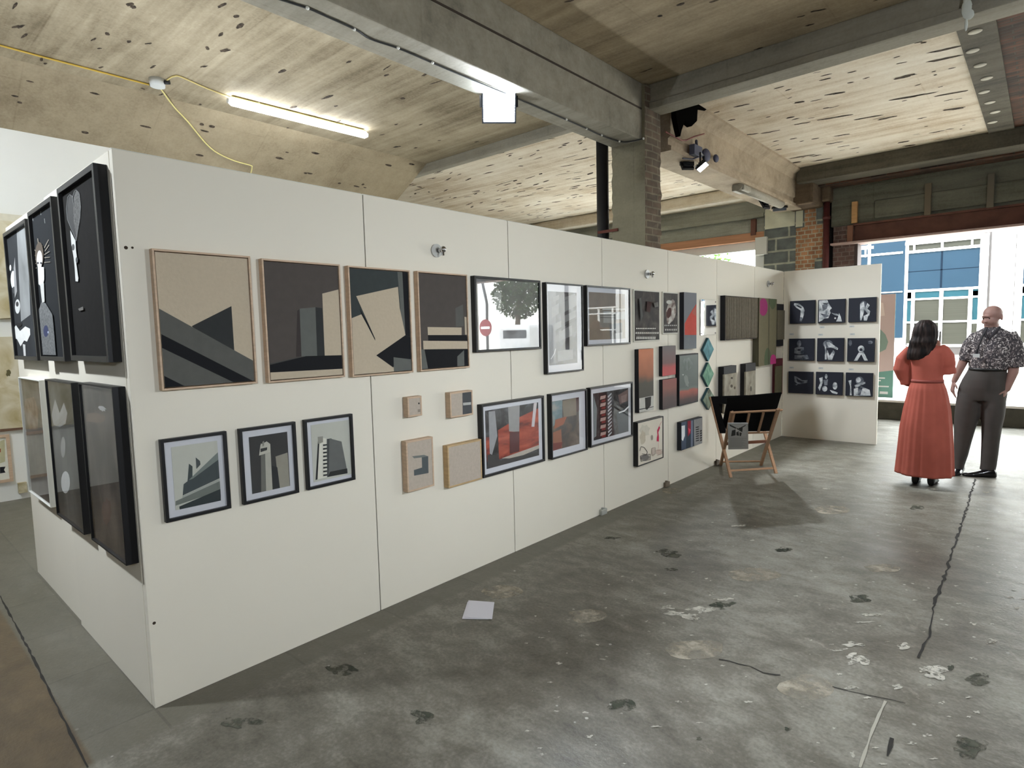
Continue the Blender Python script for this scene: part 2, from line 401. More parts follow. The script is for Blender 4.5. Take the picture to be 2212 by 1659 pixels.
def patchy(m, scale, lo, hi):
    m = m.copy(); n = m.node_tree.nodes; l = m.node_tree.links; b = n['Principled BSDF']
    tc = n.new('ShaderNodeTexCoord'); no = n.new('ShaderNodeTexNoise'); no.inputs['Scale'].default_value = scale; no.inputs['Detail'].default_value = 7; no.inputs['Roughness'].default_value = 0.7
    l.new(tc.outputs['Object'], no.inputs['Vector']); r = n.new('ShaderNodeMapRange'); r.inputs[1].default_value = lo; r.inputs[2].default_value = hi; l.new(no.outputs['Fac'], r.inputs[0])
    l.new(r.outputs[0], b.inputs['Alpha']); return m
FILL = [(*Q(500, 745), 58, 15), (*Q(220, 1100), 66, 21), (*Q(750, 1280), 58, 28), (*Q(870, 440), 40, 9), (*Q(1110, 715), 40, 9), (1270, 1330, 40, 15), (1085, 1278, 42, 15), (*Q(110, 350), 22, 6)]
floor_marks('filler_patch', patchy(ramp_mat([(150, 142, 126), (174, 166, 150)], scale=9, rough=0.8), 9, 0.34, 0.6), FILL, 0.0016, 0.12)
DARK = [(740, 1447, 32, 13), (915, 1549, 24, 15), (520, 1560, 40, 12), (1345, 1522, 30, 14), (*Q(1560, 1240), 28, 13), (*Q(1520, 1560), 40, 20), (*Q(1000, 860), 26, 8), (*Q(350, 890), 22, 9), (1450, 1230, 14, 3), (1320, 1162, 16, 3), (1690, 1187, 15, 4), (*Q(115, 655), 18, 5), (*Q(640, 628), 18, 6), (*Q(1270, 430), 14, 5), (*Q(660, 1475), 8, 4), (*Q(240, 1520), 6, 3), (*Q(1430, 1185), 7, 6), (*Q(90, 640), 24, 6)]
floor_marks('dark_pit', patchy(ramp_mat([(62, 66, 56), (90, 90, 78)], scale=14, rough=0.8), 16, 0.42, 0.56), DARK, 0.0018, 0.4)
R = random.Random(3)
WH = [(*Q(1000, 1150), 20, 11), (*Q(960, 1130), 14, 5), (*Q(1360, 1210), 28, 12), (*Q(1310, 1190), 14, 6), (*Q(1210, 1085), 14, 6), (*Q(1180, 1275), 10, 5), (*Q(1620, 1058), 12, 5), (*Q(1060, 935), 20, 3), (*Q(430, 515), 14, 2), (*Q(255, 910), 26, 7), (*Q(200, 945), 18, 6), (*Q(130, 930), 24, 5), (*Q(90, 900), 14, 4), (*Q(360, 862), 20, 3), (*Q(970, 1075), 20, 5), (*Q(900, 1100), 16, 3), (*Q(950, 1280), 10, 3), (*Q(300, 838), 6, 3), (*Q(900, 1215), 4, 3), (*Q(1020, 970), 20, 1.6), (*Q(966, 1595), 5, 6), (*Q(840, 340), 6, 1.5), (*Q(1340, 342), 12, 2), (*Q(1600, 357), 9, 1.6), (*Q(1540, 980), 5, 2)]
for _ in range(170):
    x = R.uniform(1100, 2212); y = 1659-(R.random()**0.7)*620
    if y < 1045+max(0, (1690-x))*0.5: continue
    s = R.uniform(0.6, 1.9)*(0.4+(y-950)/500); WH.append((x, y, s*R.uniform(1.6, 3.4), s*R.uniform(.6, 1)))
floor_marks('paint_splash', patchy(ramp_mat([(160, 156, 144), (202, 198, 186)], scale=20, rough=0.7), 30, 0.36, 0.5), WH, 0.0022, 0.6)
def ribbon(bm, pts, w, z, R):
    L, Rr = [], []
    for i, p in enumerate(pts):
        d = Vector(pts[min(i+1, len(pts)-1)])-Vector(pts[max(i-1, 0)]); d.normalize(); s = Vector((-d.y, d.x, 0))
        ww = w*R.uniform(0.4, 1.4); L.append(Vector((p[0], p[1], z))+s*ww/2); Rr.append(Vector((p[0], p[1], z))-s*ww/2)
    for i in range(len(pts)-1): poly(bm, [L[i], L[i+1], Rr[i+1], Rr[i]], flip=(0, 0, 1))
def crack(name, px, w, m, seed=1, jit=0.012):
    R = random.Random(seed); P = [on(*q, 2, 0) for q in px]; out = []
    for a, b in zip(P, P[1:]):
        k = max(2, int((b-a).length/0.05))
        for i in range(k):
            q = a.lerp(b, i/k); out.append((q.x+R.uniform(-jit, jit), q.y+R.uniform(-jit, jit), 0))
    out.append(tuple(P[-1])); bm = B(); ribbon(bm, out, w, 0.0026, R); return link(name, bm, m, floor)
MCR = mat((40, 38, 34), 0.9)
crack('floor_crack', [Q(1545, 295), Q(1490, 480), Q(1448, 600), Q(1395, 780), Q(1350, 890)], 0.015, MCR, 1, 0.008)
crack('floor_crack', [Q(1350, 890), Q(1325, 1040), Q(1275, 1140)], 0.009, MCR, 2, 0.005)
crack('floor_crack', [Q(340, 1150), Q(430, 1165), Q(550, 1210), Q(625, 1222)], 0.008, MCR, 3)
crack('floor_crack', [Q(880, 1275), Q(1050, 1320), Q(1215, 1355)], 0.006, MCR, 4)
crack('floor_crack', [Q(1150, 1520), Q(1130, 1605)], 0.012, MCR, 5, 0.003)
crack('pale_floor_line', [Q(1120, 1345), Q(1060, 1480), Q(1000, 1659)], 0.010, mat((170, 166, 152), 0.8), 6, 0.001)
crack('floor_crack', [(0, 1288), (60, 1400), (120, 1520), (190, 1659)], 0.010, MCR, 8, 0.002)

# ---- ceiling: one slab, its bays differ in finish
bm = B()
def slab(x0, y0, x1, y1, mi, z=CEIL): box(bm, (x0, y0, z), (x1, y1, z+0.2), mi)
slab(-7.3, -7, -0.65, 5.6, 0); slab(-0.65, -7, 9.2, 5.4, 1)
slab(-7.3, 5.6, -0.65, 11.2, 2); slab(-0.65, 5.4, 2.2, 11.2, 2); slab(2.2, 5.4, 2.48, 11.2, 3, CEIL-0.03); slab(2.48, 5.4, 9.2, 11.2, 4)
box(bm, (-7.3, -7, CEIL+0.2), (9.2, 11.3, CEIL+0.5), 1)
ceiling = struct('ceiling', bm, [M_LEFT, M_BROWN, M_PALE, M_DARKC, M_BRICK_DX])
def gouges():
    bm = B(); R = random.Random(11)
    def g(x, y, L, wd, ang):
        n = 12; ph = R.uniform(0, 6)
        pts = []
        for k in range(n):
            a = 2*PI*k/n; m = 1+0.3*math.sin(2*a+ph)+R.uniform(-.25, .25)
            u, v = L*math.cos(a)*m, wd*math.sin(a)*m
            pts.append((x+u*math.cos(ang)-v*math.sin(ang), y+u*math.sin(ang)+v*math.cos(ang), CEIL-0.002))
        poly(bm, pts, 0, flip=(0, 0, -1))
    A = []
    for x, y, L in ((550, 620, 90), (890, 600, 90), (1100, 550, 110), (840, 690, 70), (1050, 635, 60), (910, 725, 90), (1100, 690, 170), (1300, 690, 120), (1400, 695, 110), (1610, 695, 60), (600, 790, 90), (720, 775, 90), (750, 830, 45), (855, 815, 50), (905, 830, 30), (985, 815, 60), (1140, 795, 80), (1100, 840, 80), (1150, 860, 60), (1215, 872, 60), (765, 880, 55), (910, 920, 120), (990, 915, 60), (870, 955, 80), (1020, 940, 120), (1500, 835, 90), (1540, 855, 90), (1700, 775, 80), (1510, 575, 180), (1620, 555, 130), (1780, 550, 170), (1510, 450, 140), (1490, 370, 50), (1190, 485, 50), (1285, 458, 40), (1050, 440, 60), (1045, 465, 70), (1620, 250, 35), (1750, 290, 150), (1740, 345, 160), (1790, 400, 35), (1690, 440, 25), (1720, 510, 25), (1800, 640, 150), (490, 705, 60), (1240, 700, 60),
              (190, 25, 60), (70, 93, 45), (390, 5, 60), (900, 95, 35), (1000, 60, 90), (1420, 45, 100), (840, 235, 50), (650, 285, 50)):
        A.append((1400+x/2.724, y/2.724, L/2.724))
    for x, y, L in ((80, 115, 60), (580, 30, 36), (1027, 70, 34), (560, 180, 30), (645, 188, 30), (432, 210, 18), (437, 292, 22), (197, 275, 20), (395, 350, 40), (590, 425, 40), (582, 460, 50), (700, 410, 26), (190, 480, 45), (275, 495, 35), (125, 505, 60), (530, 510, 20), (540, 525, 26), (525, 542, 22), (705, 548, 28), (980, 218, 60), (885, 288, 40), (1228, 308, 55), (1515, 268, 36), (1680, 325, 36), (1720, 540, 26), (1420, 422, 60), (1460, 460, 28), (1275, 465, 45), (870, 453, 20), (1485, 645, 20), (1725, 637, 40), (1060, 637, 50), (1110, 650, 26), (1690, 715, 50), (640, 608, 35), (730, 625, 25), (380, 605, 30), (970, 680, 30), (1660, 585, 20), (1250, 555, 16), (1580, 748, 30), (1200, 605, 60)):
        A.append((x/2.011, y/2.011, L/2.011))
    for cx, cy, L in A:
        a = on(cx-L/2, cy+L*0.06, 2, CEIL); b = on(cx+L/2, cy-L*0.06, 2, CEIL); d = b-a
        if (a.x+b.x)/2 < -4.4 and cx < 900 and cy > 120: continue
        g((a.x+b.x)/2, (a.y+b.y)/2, min(d.length/2, 0.28), max(0.014, min(d.length*0.14, 0.032)), math.atan2(d.y, d.x)*0.5)
    for _ in range(230):
        g(R.uniform(-6.5, -0.9), R.uniform(5.9, 10.9), R.uniform(0.03, 0.13), R.uniform(0.008, 0.024), R.uniform(-0.25, 0.25))
    for _ in range(50):
        g(R.uniform(-4.35, -0.9), R.uniform(-1, 5.4), R.uniform(0.02, 0.07), R.uniform(0.01, 0.02), R.uniform(-0.3, 0.3))
    for _ in range(60):
        g(R.uniform(-0.3, 8), R.uniform(-3, 5.2), R.uniform(0.03, 0.08), R.uniform(0.01, 0.025), R.uniform(-0.4, 0.4))
    for _ in range(40):
        g(R.uniform(-0.3, 2.1), R.uniform(5.6, 10.1), R.uniform(0.02, 0.06), R.uniform(0.008, 0.015), R.uniform(-0.3, 0.3))
    R2 = random.Random(21)
    for _ in range(26):
        x = R2.uniform(-5.1, -4.45); y = R2.uniform(-1, 6); z = CEIL-(-4.4-x)*0.439/0.78-0.003; L_ = R2.uniform(0.02, 0.07); w_ = R2.uniform(0.008, 0.018); pts = []
        for k in range(10):
            a_ = 2*PI*k/10; u = w_*math.sin(a_); pts.append((x+u, y+L_*math.cos(a_)*R2.uniform(.7, 1.2), z+u*0.439/0.78))
        poly(bm, pts, 0, flip=(0, 0, -1))
    o = link('ceiling_gouge', bm, ramp_mat([(48, 42, 36), (92, 80, 68)], scale=30, rough=0.95), ceiling); o['kind'] = 'stuff'
gouges()
# plaster dabs along the strip beside the open brick
bm = B()
for k in range(9): ball(bm, (2.30+0.03*math.sin(k*2.1), 5.8+k*0.47, CEIL-0.035), (0.055, 0.05, 0.012))
o = link('plaster_dab', bm, mat((205, 200, 186), 0.9), ceiling); o['kind'] = 'stuff'

# ---- beams
bm = B(); box(bm, (-0.84, -7, SOF), (-0.46, 5.25, CEIL), 0, 0.012); b1 = struct('trim_1', bm, M_BEAM)
bm = B(); box(bm, (-0.462, -7, 4.02), (-0.452, 5.17, 4.035), 0); o = link('board_joint', fix(bm), mat((58, 48, 40), 0.9), b1)
bm = B()
prof = [(-0.84, SOF), (-0.40, SOF), (-0.40, SOF+0.05), (-0.44, SOF+0.07), (-0.44, SOF+0.14), (-0.41, SOF+0.16), (-0.41, CEIL-0.16), (-0.37, CEIL-0.09), (-0.31, CEIL-0.05), (-0.29, CEIL-0.03), (-0.29, CEIL), (-0.84, CEIL)]
a = [bm.verts.new((x, 5.75, z)) for x, z in prof]; b = [bm.verts.new((x, 10.7, z)) for x, z in prof]
for i in range(len(prof)): bm.faces.new((a[i], a[(i+1) % len(prof)], b[(i+1) % len(prof)], b[i]))
bm.faces.new(a); bm.faces.new(b[::-1])
struct('trim_2', bm, concrete('moulded_beam_plaster', (130, 116, 98), (188, 172, 150), seed=9.0, board=0.2))
bm = B(); box(bm, (-0.46, 5.28, 4.03), (9.2, 5.52, CEIL), 0, 0.01); box(bm, (-0.46, 5.26, 4.03), (9.2, 5.30, 4.10), 0, 0.005); struct('trim_3', bm, M_BEAM)
bm = B(); box(bm, (-7.3, 5.5, 4.17), (-0.84, 5.62, CEIL), 0, 0.01); struct('trim_4', bm, M_BEAM)
bm = B(); box(bm, (-0.35, 10.19, 4.05), (9.2, 10.62, CEIL), 0, 0.015); box(bm, (-0.35, 10.62, 4.03), (9.2, 11.2, CEIL), 1); struct('trim_5', bm, [M_DARKC, M_BRICK_DX])
bm = B(); box(bm, (-7.3, 10.75, 4.06), (-0.84, 11.2, CEIL), 0, 0.05); struct('trim_6', bm, M_PALE)
bm = B()
a = [bm.verts.new((x, -7, z)) for x, z in ((-5.18, 3.861), (-4.4, CEIL), (-7.29, CEIL), (-7.29, 3.861))]; b = [bm.verts.new((x, 5.5, z)) for x, z in ((-5.18, 3.861), (-4.4, CEIL), (-7.29, CEIL), (-7.29, 3.861))]
for i in range(4): bm.faces.new((a[i], a[(i+1) % 4], b[(i+1) % 4], b[i]))
bm.faces.new(a); bm.faces.new(b[::-1]); struct('trim_13', bm, concrete('mottled_concrete', (112, 98, 76), (176, 162, 136), seed=4.6, board=0.12, streak=0.45))
# ragged hole by the column head, its shade painted as a black patch on the moulded beam flank
bm = B()
hp = [(555, 395), (700, 345), (930, 285), (1070, 345), (985, 410), (880, 380), (870, 560), (790, 640), (740, 600), (690, 560), (640, 700), (620, 790), (585, 640), (560, 500)]
vs = [on(1380+x/6.912, 180+y/6.912, 0, -0.285) for x, y in hp]
fa = poly(bm, vs, flip=(1, 0, 0)); g = bmesh.ops.extrude_face_region(bm, geom=[fa]); bmesh.ops.translate(bm, verts=[v for v in g['geom'] if isinstance(v, bmesh.types.BMVert)], vec=(-0.06, 0, 0))
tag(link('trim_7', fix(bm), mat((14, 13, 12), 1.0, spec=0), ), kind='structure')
# column with a rough rendered face and an exposed brick flank
def rough_col():
    bm = B(); R = random.Random(5); nz = 60
    def ring(z):
        j = lambda: R.uniform(-0.010, 0.010)
        return [bm.verts.new(p) for p in ((-0.84+j(), 5.18, z), (-0.62, 5.18, z), (-0.42, 5.18+j()*.3, z), (-0.405, 5.30, z), (-0.40+j(), 5.42, z), (-0.40+j()*1.6, 5.50, z), (-0.62, 5.80, z), (-0.84+j(), 5.80, z))]
    rs = [ring(SOF*i/nz) for i in range(nz)]+[ring(CEIL-0.02)]
    for a, b in zip(rs, rs[1:]):
        for k in range(8):
            f = bm.faces.new((a[k], a[(k+1) % 8], b[(k+1) % 8], b[k])); f.material_index = 0 if k in (0, 1) else 1
    bm.faces.new(rs[0][::-1]); bm.faces.new(rs[-1])
    return struct('column', bm, [concrete('rendered_column', (98, 92, 76), (134, 128, 108), seed=3, board=0.3), M_BRICK_C])
rough_col()

# ---- outer walls
M_WHITE = mat((226, 226, 220), 0.7, vary=0.015, scale=3, bump=0.05)
M_PLAIN = mat((150, 146, 136), 0.9, vary=0.1, scale=2)
bm = B(); box(bm, (-5.30, -7, 0), (-5.18, 6.15, 3.86)); wl = struct('wall_left', bm, M_WHITE)
bm = B(); box(bm, (-7.4, -7, 0), (-7.3, 11.3, CEIL)); struct('wall_far_left', bm, M_PLAIN)
bm = B(); box(bm, (-7.3, -7.1, 0), (9.2, -7, CEIL)); struct('wall_back', bm, M_PLAIN)
bm = B(); box(bm, (9.2, -7.1, 0), (9.3, 11.3, CEIL)); struct('wall_right', bm, M_PLAIN)
# street front, left of the pier: concrete beam, timber head, opening
bm = B(); box(bm, (-7.3, 11.1, 3.46), (-1.15, 11.3, CEIL), 0, 0.01); box(bm, (-7.3, 11.02, 3.72), (-1.17, 11.1, 3.80), 0, 0.01)
box(bm, (-7.3, 11.1, 0), (-5.9, 11.3, 3.46), 0); box(bm, (-5.9, 11.1, 0), (-1.15, 11.3, 0.3), 0)
struct('wall_front', bm, M_GREY)
bm = B(); box(bm, (-5.9, 11.06, 3.30), (-1.17, 11.26, 3.455), 0, 0.006); struct('trim_8', bm, mat((176, 128, 96), 0.8, vary=0.15, scale=4, stretch=(0.3, 6, 6)))
bm = B(); box(bm, (-5.9, 11.2, 3.14), (-1.17, 11.26, 3.30)); box(bm, (-1.35, 11.12, 0.3), (-1.15, 11.28, 3.2)); struct('window_1', bm, mat((214, 214, 210), 0.6))
# pier in blockwork and orange brick, with a pale padstone
bm = B(); box(bm, (-1.15, 11.0, 0), (-0.58, 11.3, 3.45), 0)
box(bm, (-0.58, 11.0, 0), (-0.12, 11.3, 3.82), 1); box(bm, (-0.25, 10.99, 2.3), (-0.12, 11.2, 2.85), 0); box(bm, (-0.24, 10.99, 3.45), (-0.12, 11.2, 3.80), 0)
box(bm, (-1.15, 10.98, 3.45), (-0.50, 11.3, 3.86), 2, 0.02); box(bm, (-0.6, 10.97, 3.42), (-0.44, 11.2, 3.78), 2, 0.02); box(bm, (-1.15, 11.0, 3.86), (-0.12, 11.3, CEIL), 3)
struct('wall_pier', bm, [M_BLOCK, M_BRICK_O, mat((200, 198, 176), 0.9, vary=0.12, scale=5, bump=0.3), M_DARKC])
bm = B(); box(bm, (-0.66, 10.35, SOF+0.02), (-0.12, 11.0, CEIL), 0, 0.05); box(bm, (-0.12, 10.8, SOF+0.1), (0.02, 11.1, CEIL), 0, 0.03); struct('trim_9', bm, concrete('stained_corbel', (66, 54, 42), (126, 108, 88), seed=12))
bm = B(); box(bm, (-0.12, 11.14, 0), (0.03, 11.3, 4.05)); struct('wall_recess', bm, mat((22, 18, 18), 0.95))  # near-black colour paints the shade of the void beside the pipe
bm = B(); box(bm, (0.03, 11.05, 0), (0.40, 11.3, 3.37)); struct('wall_brick', bm, brick_mat('dim_brick', (120, 92, 84), (96, 74, 68), (128, 112, 104), bw=0.12))
bm = B(); box(bm, (0.0, 11.02, 3.37), (9.2, 11.3, CEIL), 0)
for k in range(4): box(bm, (0.66+k*2.3, 10.99, 3.42), (0.66+k*2.3+2.1, 11.03, 3.72), 0, 0.03)
struct('wall_fascia', bm, concrete('fascia_concrete', (78, 78, 66), (120, 118, 104), seed=14, board=0.8))
M_RUST = mat((98, 62, 50), 0.8, vary=0.25, scale=5, bump=0.2)
bm = B(); box(bm, (0.36, 11.04, 3.07), (9.2, 11.3, 3.37), 0); box(bm, (0.36, 10.96, 3.34), (9.2, 11.06, 3.37), 0); struct('trim_10', bm, M_RUST)
bm = B(); box(bm, (0.02, 10.90, 3.035), (9.2, 11.3, 3.07), 0, 0.003); struct('trim_11', bm, mat((176, 150, 142), 0.7, vary=0.1))
bm = B(); box(bm, (0.40, 11.12, 0), (9.2, 11.45, 0.30), 0, 0.01); struct('trim_12', bm, mat((72, 68, 58), 0.9, vary=0.3, scale=6, bump=0.4))
bm = B(); box(bm, (0.40, 11.10, 0.30), (9.2, 11.5, 0.335), 0); struct('windowsill', bm, mat((216, 208, 200), 0.6))
bm = B(); box(bm, (0.37, 11.04, 0), (0.42, 11.32, 3.05)); struct('window_2', bm, mat((66, 52, 50), 0.7))
# brackets and battens on the fascia
M_WOOD = mat((190, 146, 96), 0.7, vary=0.12, scale=8, stretch=(1, 1, 4))
for (x0, z0, z1, m, nm, lb) in ((0.335, 3.38, 3.74, M_WOOD, 'timber_batten', 'pale drilled timber batten nailed to the concrete fascia beside the brick reveal'),
                        (1.375, 3.36, 3.86, mat((110, 98, 80), 0.8), 'steel_strap', 'dull upright strap on the concrete fascia above the woman'),
                        (2.16, 3.36, 3.86, mat((104, 96, 82), 0.8), 'steel_strap', 'dull upright strap on the concrete fascia above the bald man'),
                        (0.275, 3.06, 3.35, mat((128, 88, 68), 0.8), 'timber_block', 'short brown timber block under the pale batten at the opening corner')):
    bm = B(); box(bm, (x0, 10.93, z0), (x0+0.085, 11.0, z1), 0, 0.004); t = tag(link(nm, fix(bm), m), lb, 'bracket')
# pipes
bm = B(); cyl(bm, (-0.06, 10.95, 0), (-0.06, 10.95, 3.80), 0.052, 16)
for z in (1.2, 2.4, 3.5): cyl(bm, (-0.06, 10.95, z), (-0.06, 10.95, z+0.06), 0.062, 16)
tag(link('drain_pipe', fix(bm), mat((92, 44, 42), 0.6, vary=0.15)), 'dark red cast iron pipe beside the orange brick pier', 'pipe')
pr = on(1301, 400, 1, 5.3)
px0, px1 = on(1291, 420, 1, 5.3).x, on(1313, 420, 1, 5.3).x
t = thing('down_pipe', ((px0+px1)/2, 5.3, 0), 'thick black pipe rising just left of the concrete column', 'pipe')
bm = B(); cyl(bm, ((px0+px1)/2, 5.3, 0), ((px0+px1)/2, 5.3, CEIL-0.002), (px1-px0)/2, 20); link('pipe', fix(bm), mat((22, 22, 24), 0.5), t, smooth=False)
zb = on(1325, 497, 1, 5.15).z
bm = B(); box(bm, (px1-0.05, 5.155, zb-0.015), (-0.76, 5.175, zb+0.015)); link('pipe_bracket', fix(bm), mat((92, 46, 34), 0.8), t)

# ================================================================ OUTSIDE
bm = B(); box(bm, (-40, 11.5, 0.05), (60, 60, 0.25)); struct('ground', bm, mat((196, 190, 180), 0.9, vary=0.06, scale=1.5))
YB = 20.0
bb = thing('office_building', (2, YB, 0.25), 'white and blue panelled office building across the street', 'building')
bm = B(); box(bm, (-20, YB+0.02, 0.25), (26, YB+3, 9.5)); link('wall', fix(bm), mat((236, 234, 228), 0.8), bb)
M_FR = mat((226, 226, 222), 0.5); M_BLUE = mat((22, 39, 51), 0.5, vary=0.05, scale=1, spec=0.1); M_TEAL = mat((21, 50, 57), 0.5, vary=0.08, scale=1, spec=0.1)
M_PANE = mat((43, 43, 37), 0.5, vary=0.12, scale=3, stretch=(0.2, 1, 8), spec=0.1); M_GAP = mat((50, 46, 44), 0.8)
def fb(x0, y0, x1, y1, m, nm, dx=0, par=None, d=0.03):
    a = on(*zp('F', x0, y0), 1, YB); c = on(*zp('F', x1, y1), 1, YB)
    bm = B(); box(bm, (a.x+dx, YB-d, a.z), (c.x+dx, YB+0.04, c.z)); return link(nm, fix(bm), m, par or bb)
for k in range(-1, 5):
    dx = k*2.55
    fb(690, 396, 1645, 830, M_BLUE, 'blue_panel', dx); fb(1146, 365, 1154, 838, mat((12, 22, 32), 0.8, spec=0.05), 'panel_joint', dx, d=0.034); fb(700, 636, 1640, 578, mat((12, 22, 32), 0.8, spec=0.05), 'panel_joint', dx, d=0.034)
    bm = B()
    def f2(x0, y0, x1, y1, mi=0, d=0.06):
        d += 0.0015*len(bm.verts)/8
        a = on(*zp('F', x0, y0), 1, YB); c = on(*zp('F', x1, y1), 1, YB); box(bm, (a.x+dx, YB-d, a.z), (c.x+dx, YB+0.03, c.z), mi)
    for e in ((655, 250, 690, 1659), (1655, 150, 1700, 1640), (680, 375, 1660, 322), (680, 874, 1645, 851), (680, 983, 1635, 962), (680, 1273, 1640, 1272), (660, 1577, 1640, 1583), (770, 895, 790, 1578), (1128, 880, 1150, 1578), (1500, 865, 1522, 1578), (795, 255, 815, 370), (1150, 215, 1175, 345), (1535, 190, 1555, 330), (690, 266, 1670, 208)): f2(*e)
    link('window_frame', fix(bm), M_FR, bb)
    for e, m in (((690, 890, 770, 1275), M_TEAL), ((1522, 880, 1640, 1260), M_TEAL), ((690, 898, 1635, 946), M_TEAL)): fb(*e, m, 'teal_panel', dx, d=0.035)
    for e in ((790, 995, 1128, 1270), (1150, 995, 1500, 1270), (790, 1288, 1128, 1560), (1150, 1288, 1500, 1560), (690, 1300, 765, 1550), (1525, 1300, 1630, 1550), (700, 292, 1650, 296)): fb(*e, M_PANE, 'window_pane', dx, d=0.034)
    for e in ((1696, 130, 1732, 1640), (2110, 120, 2155, 1640)): fb(*e, M_GAP, 'pillar_gap', dx, d=0.01)
    fb(660, 1600, 1660, 1700, M_GAP, 'sill_band', dx, d=0.02)
bm = B(); a = on(*zp('F', -200, 430), 1, YB); c = on(*zp('F', 650, 1480), 1, YB)
for e in ((60, 400, 100, 1500), (218, 290, 246, 600), (95, 428, 660, 402), (380, 899, 655, 896), (95, 312, 245, 318)):
    a = on(*zp('F', e[0], e[1]), 1, YB); c = on(*zp('F', e[2], e[3]), 1, YB); box(bm, (a.x, YB-0.09-0.0003*len(bm.verts), a.z), (c.x, YB, c.z))
link('window_frame', fix(bm), M_FR, bb)
fb(-500, 250, 655, 1480, M_BLUE, 'blue_panel', 0, d=0.07)
# tree crowns
def tree(name, c, r, label, n=2600, seed=1, leafc=((48, 84, 20), (84, 122, 30))):
    R = random.Random(seed); t = thing(name, (c[0], c[1], 0.25), label, 'tree')
    bm = B(); tube(bm, [(c[0], c[1], 0.25), (c[0]+.1, c[1], c[2]*0.5), (c[0], c[1], c[2])], [0.16, 0.12, 0.06], 8); link('trunk', fix(bm), mat((86, 70, 54), 0.9), t)
    bm = B()
    for _ in range(n):
        u = Vector((R.gauss(0, 1), R.gauss(0, 1), R.gauss(0, 1))).normalized()*(R.random()**0.4)
        p = Vector(c)+Vector((u.x*r[0], u.y*r[1], u.z*r[2])); s = R.uniform(0.05, 0.11)
        a = Vector((R.gauss(0, 1), R.gauss(0, 1), R.gauss(0, 1))).normalized()*s; b_ = a.cross(Vector((R.gauss(0, 1), R.gauss(0, 1), R.gauss(0, 1)))).normalized()*s*0.6
        poly(bm, [p-a, p+b_, p+a, p-b_])
    link('foliage', bm, ramp_mat(leafc, scale=3, rough=0.7), t)
tree('street_tree', (-6.1, 17.0, 3.7), (1.9, 1.2, 1.3), 'bright green leafy tree seen over the partition through the left opening')
def mirrored(px, py, Y):
    q = on(px, py, 0, 0.034); d = (q-CAM); d.x = -d.x; return q+d*((Y-q.y)/d.y)
c = mirrored(1120, 632, 16.5)
tree('street_tree', c, (1.15, 0.9, 1.0), 'darker green street tree mirrored in the large black framed picture', seed=2, leafc=((20, 38, 15), (46, 66, 30)))
c = mirrored(1051, 708, 13.6)
t = thing('road_sign', (c.x, c.y, 0.25), 'round red no entry sign in the street, mirrored in the large framed picture', 'sign')
bm = B(); cyl(bm, (c.x, 13.6, 0.25), (c.x, 13.6, c.z+0.25), 0.03, 10); link('pole', bm, mat((70, 70, 72), 0.5, metal=.5), t)
bm = B(); cyl(bm, (c.x, 13.56, c.z), (c.x, 13.545, c.z), 0.28, 28); link('disc', fix(bm), mat((120, 12, 22), 0.5), t)
bm = B(); box(bm, (c.x-0.2, 13.535, c.z-0.04), (c.x+0.2, 13.545, c.z+0.04)); link('bar', bm, mat((220, 220, 220), 0.5), t)
a_, b_ = mirrored(1040, 612, 14.6), mirrored(1052, 700, 14.6)
t = thing('lamp_post', (b_.x, 14.6, 0.25), 'thin dark lamp post in the street, mirrored in the large framed picture', 'lamp post')
bm = B(); tube(bm, [(b_.x, 14.6, 0.25), (b_.x, 14.6, b_.z), (b_.x-.02, 14.6, (a_.z+b_.z)/2), (a_.x, 14.6, a_.z+0.2)], 0.05, 8); link('pole', bm, mat((26, 26, 28), 0.5), t)
a_, b_ = mirrored(1075, 700, 14.2), mirrored(1145, 738, 14.2)
t = thing('parked_van', ((a_.x+b_.x)/2, 14.9, 0.25), 'pale van in the street, mirrored low in the large framed picture', 'van')
bm = B(); x0, x1 = sorted((a_.x, b_.x)); box(bm, (x0, 14.2, 0.55), (x1, 15.5, 1.9), 0, 0.12); link('body', bm, mat((200, 200, 200), 0.4), t)
bm = B(); box(bm, (x0+.15, 14.19, 1.45), (x1-.25, 14.21, 1.72)); link('window', bm, mat((30, 34, 38), 0.2), t)
for xx in (x0+0.45, x1-0.45): bm = B(); cyl(bm, (xx, 14.18, 0.57), (xx, 14.4, 0.57), 0.32, 20); link('wheel', bm, mat((20, 20, 22), 0.7), t)
# banner stand on the ledge outside
pa = on(*zp('F', 385, 925), 1, 11.75); pb = on(*zp('F', 590, 2270), 1, 11.75); xl = on(*zp('F', 300, 1600), 1, 11.75).x
t = thing('banner_stand', ((xl+pb.x)/2, 11.75, 0.25), 'pink and green roll-up banner standing outside behind the end partition', 'banner')
bx0, bx1, bz0, bz1 = pa.x-0.42, pa.x+0.215, 0.275, pa.z
bm = B(); box(bm, (bx0, 11.75, bz0), (bx1, 11.76, bz1))
def bp_(pts, mi, d): poly(bm, [(bx0+(bx1-bx0)*u, 11.75-d, bz1-(bz1-bz0)*v) for u, v in pts], mi, flip=(0, -1, 0))
bp_([(0, 0), (1, 0), (1, 0.72), (0.6, 0.74), (0.3, 0.7), (0, 0.74)], 1, 0.002)
bp_([(0, 0.05), (0.7, 0.08), (0.75, 0.2), (0, 0.24)], 2, 0.003)
bp_([(0.3, 0.34), (0.6, 0.31), (0.78, 0.38), (0.85, 0.45), (0.8, 0.52), (0.6, 0.56), (0.5, 0.66), (0.3, 0.68)], 3, 0.003)
for k, (u0, u1, v) in enumerate(((0.45, 0.8, 0.79), (0.45, 0.7, 0.815), (0.45, 0.9, 0.87), (0.4, 0.62, 0.925), (0.68, 0.88, 0.925))): bp_([(u0, v), (u1, v), (u1, v+0.012+(0.012 if k > 2 else 0)), (u0, v+0.012+(0.012 if k > 2 else 0))], 4, 0.003)
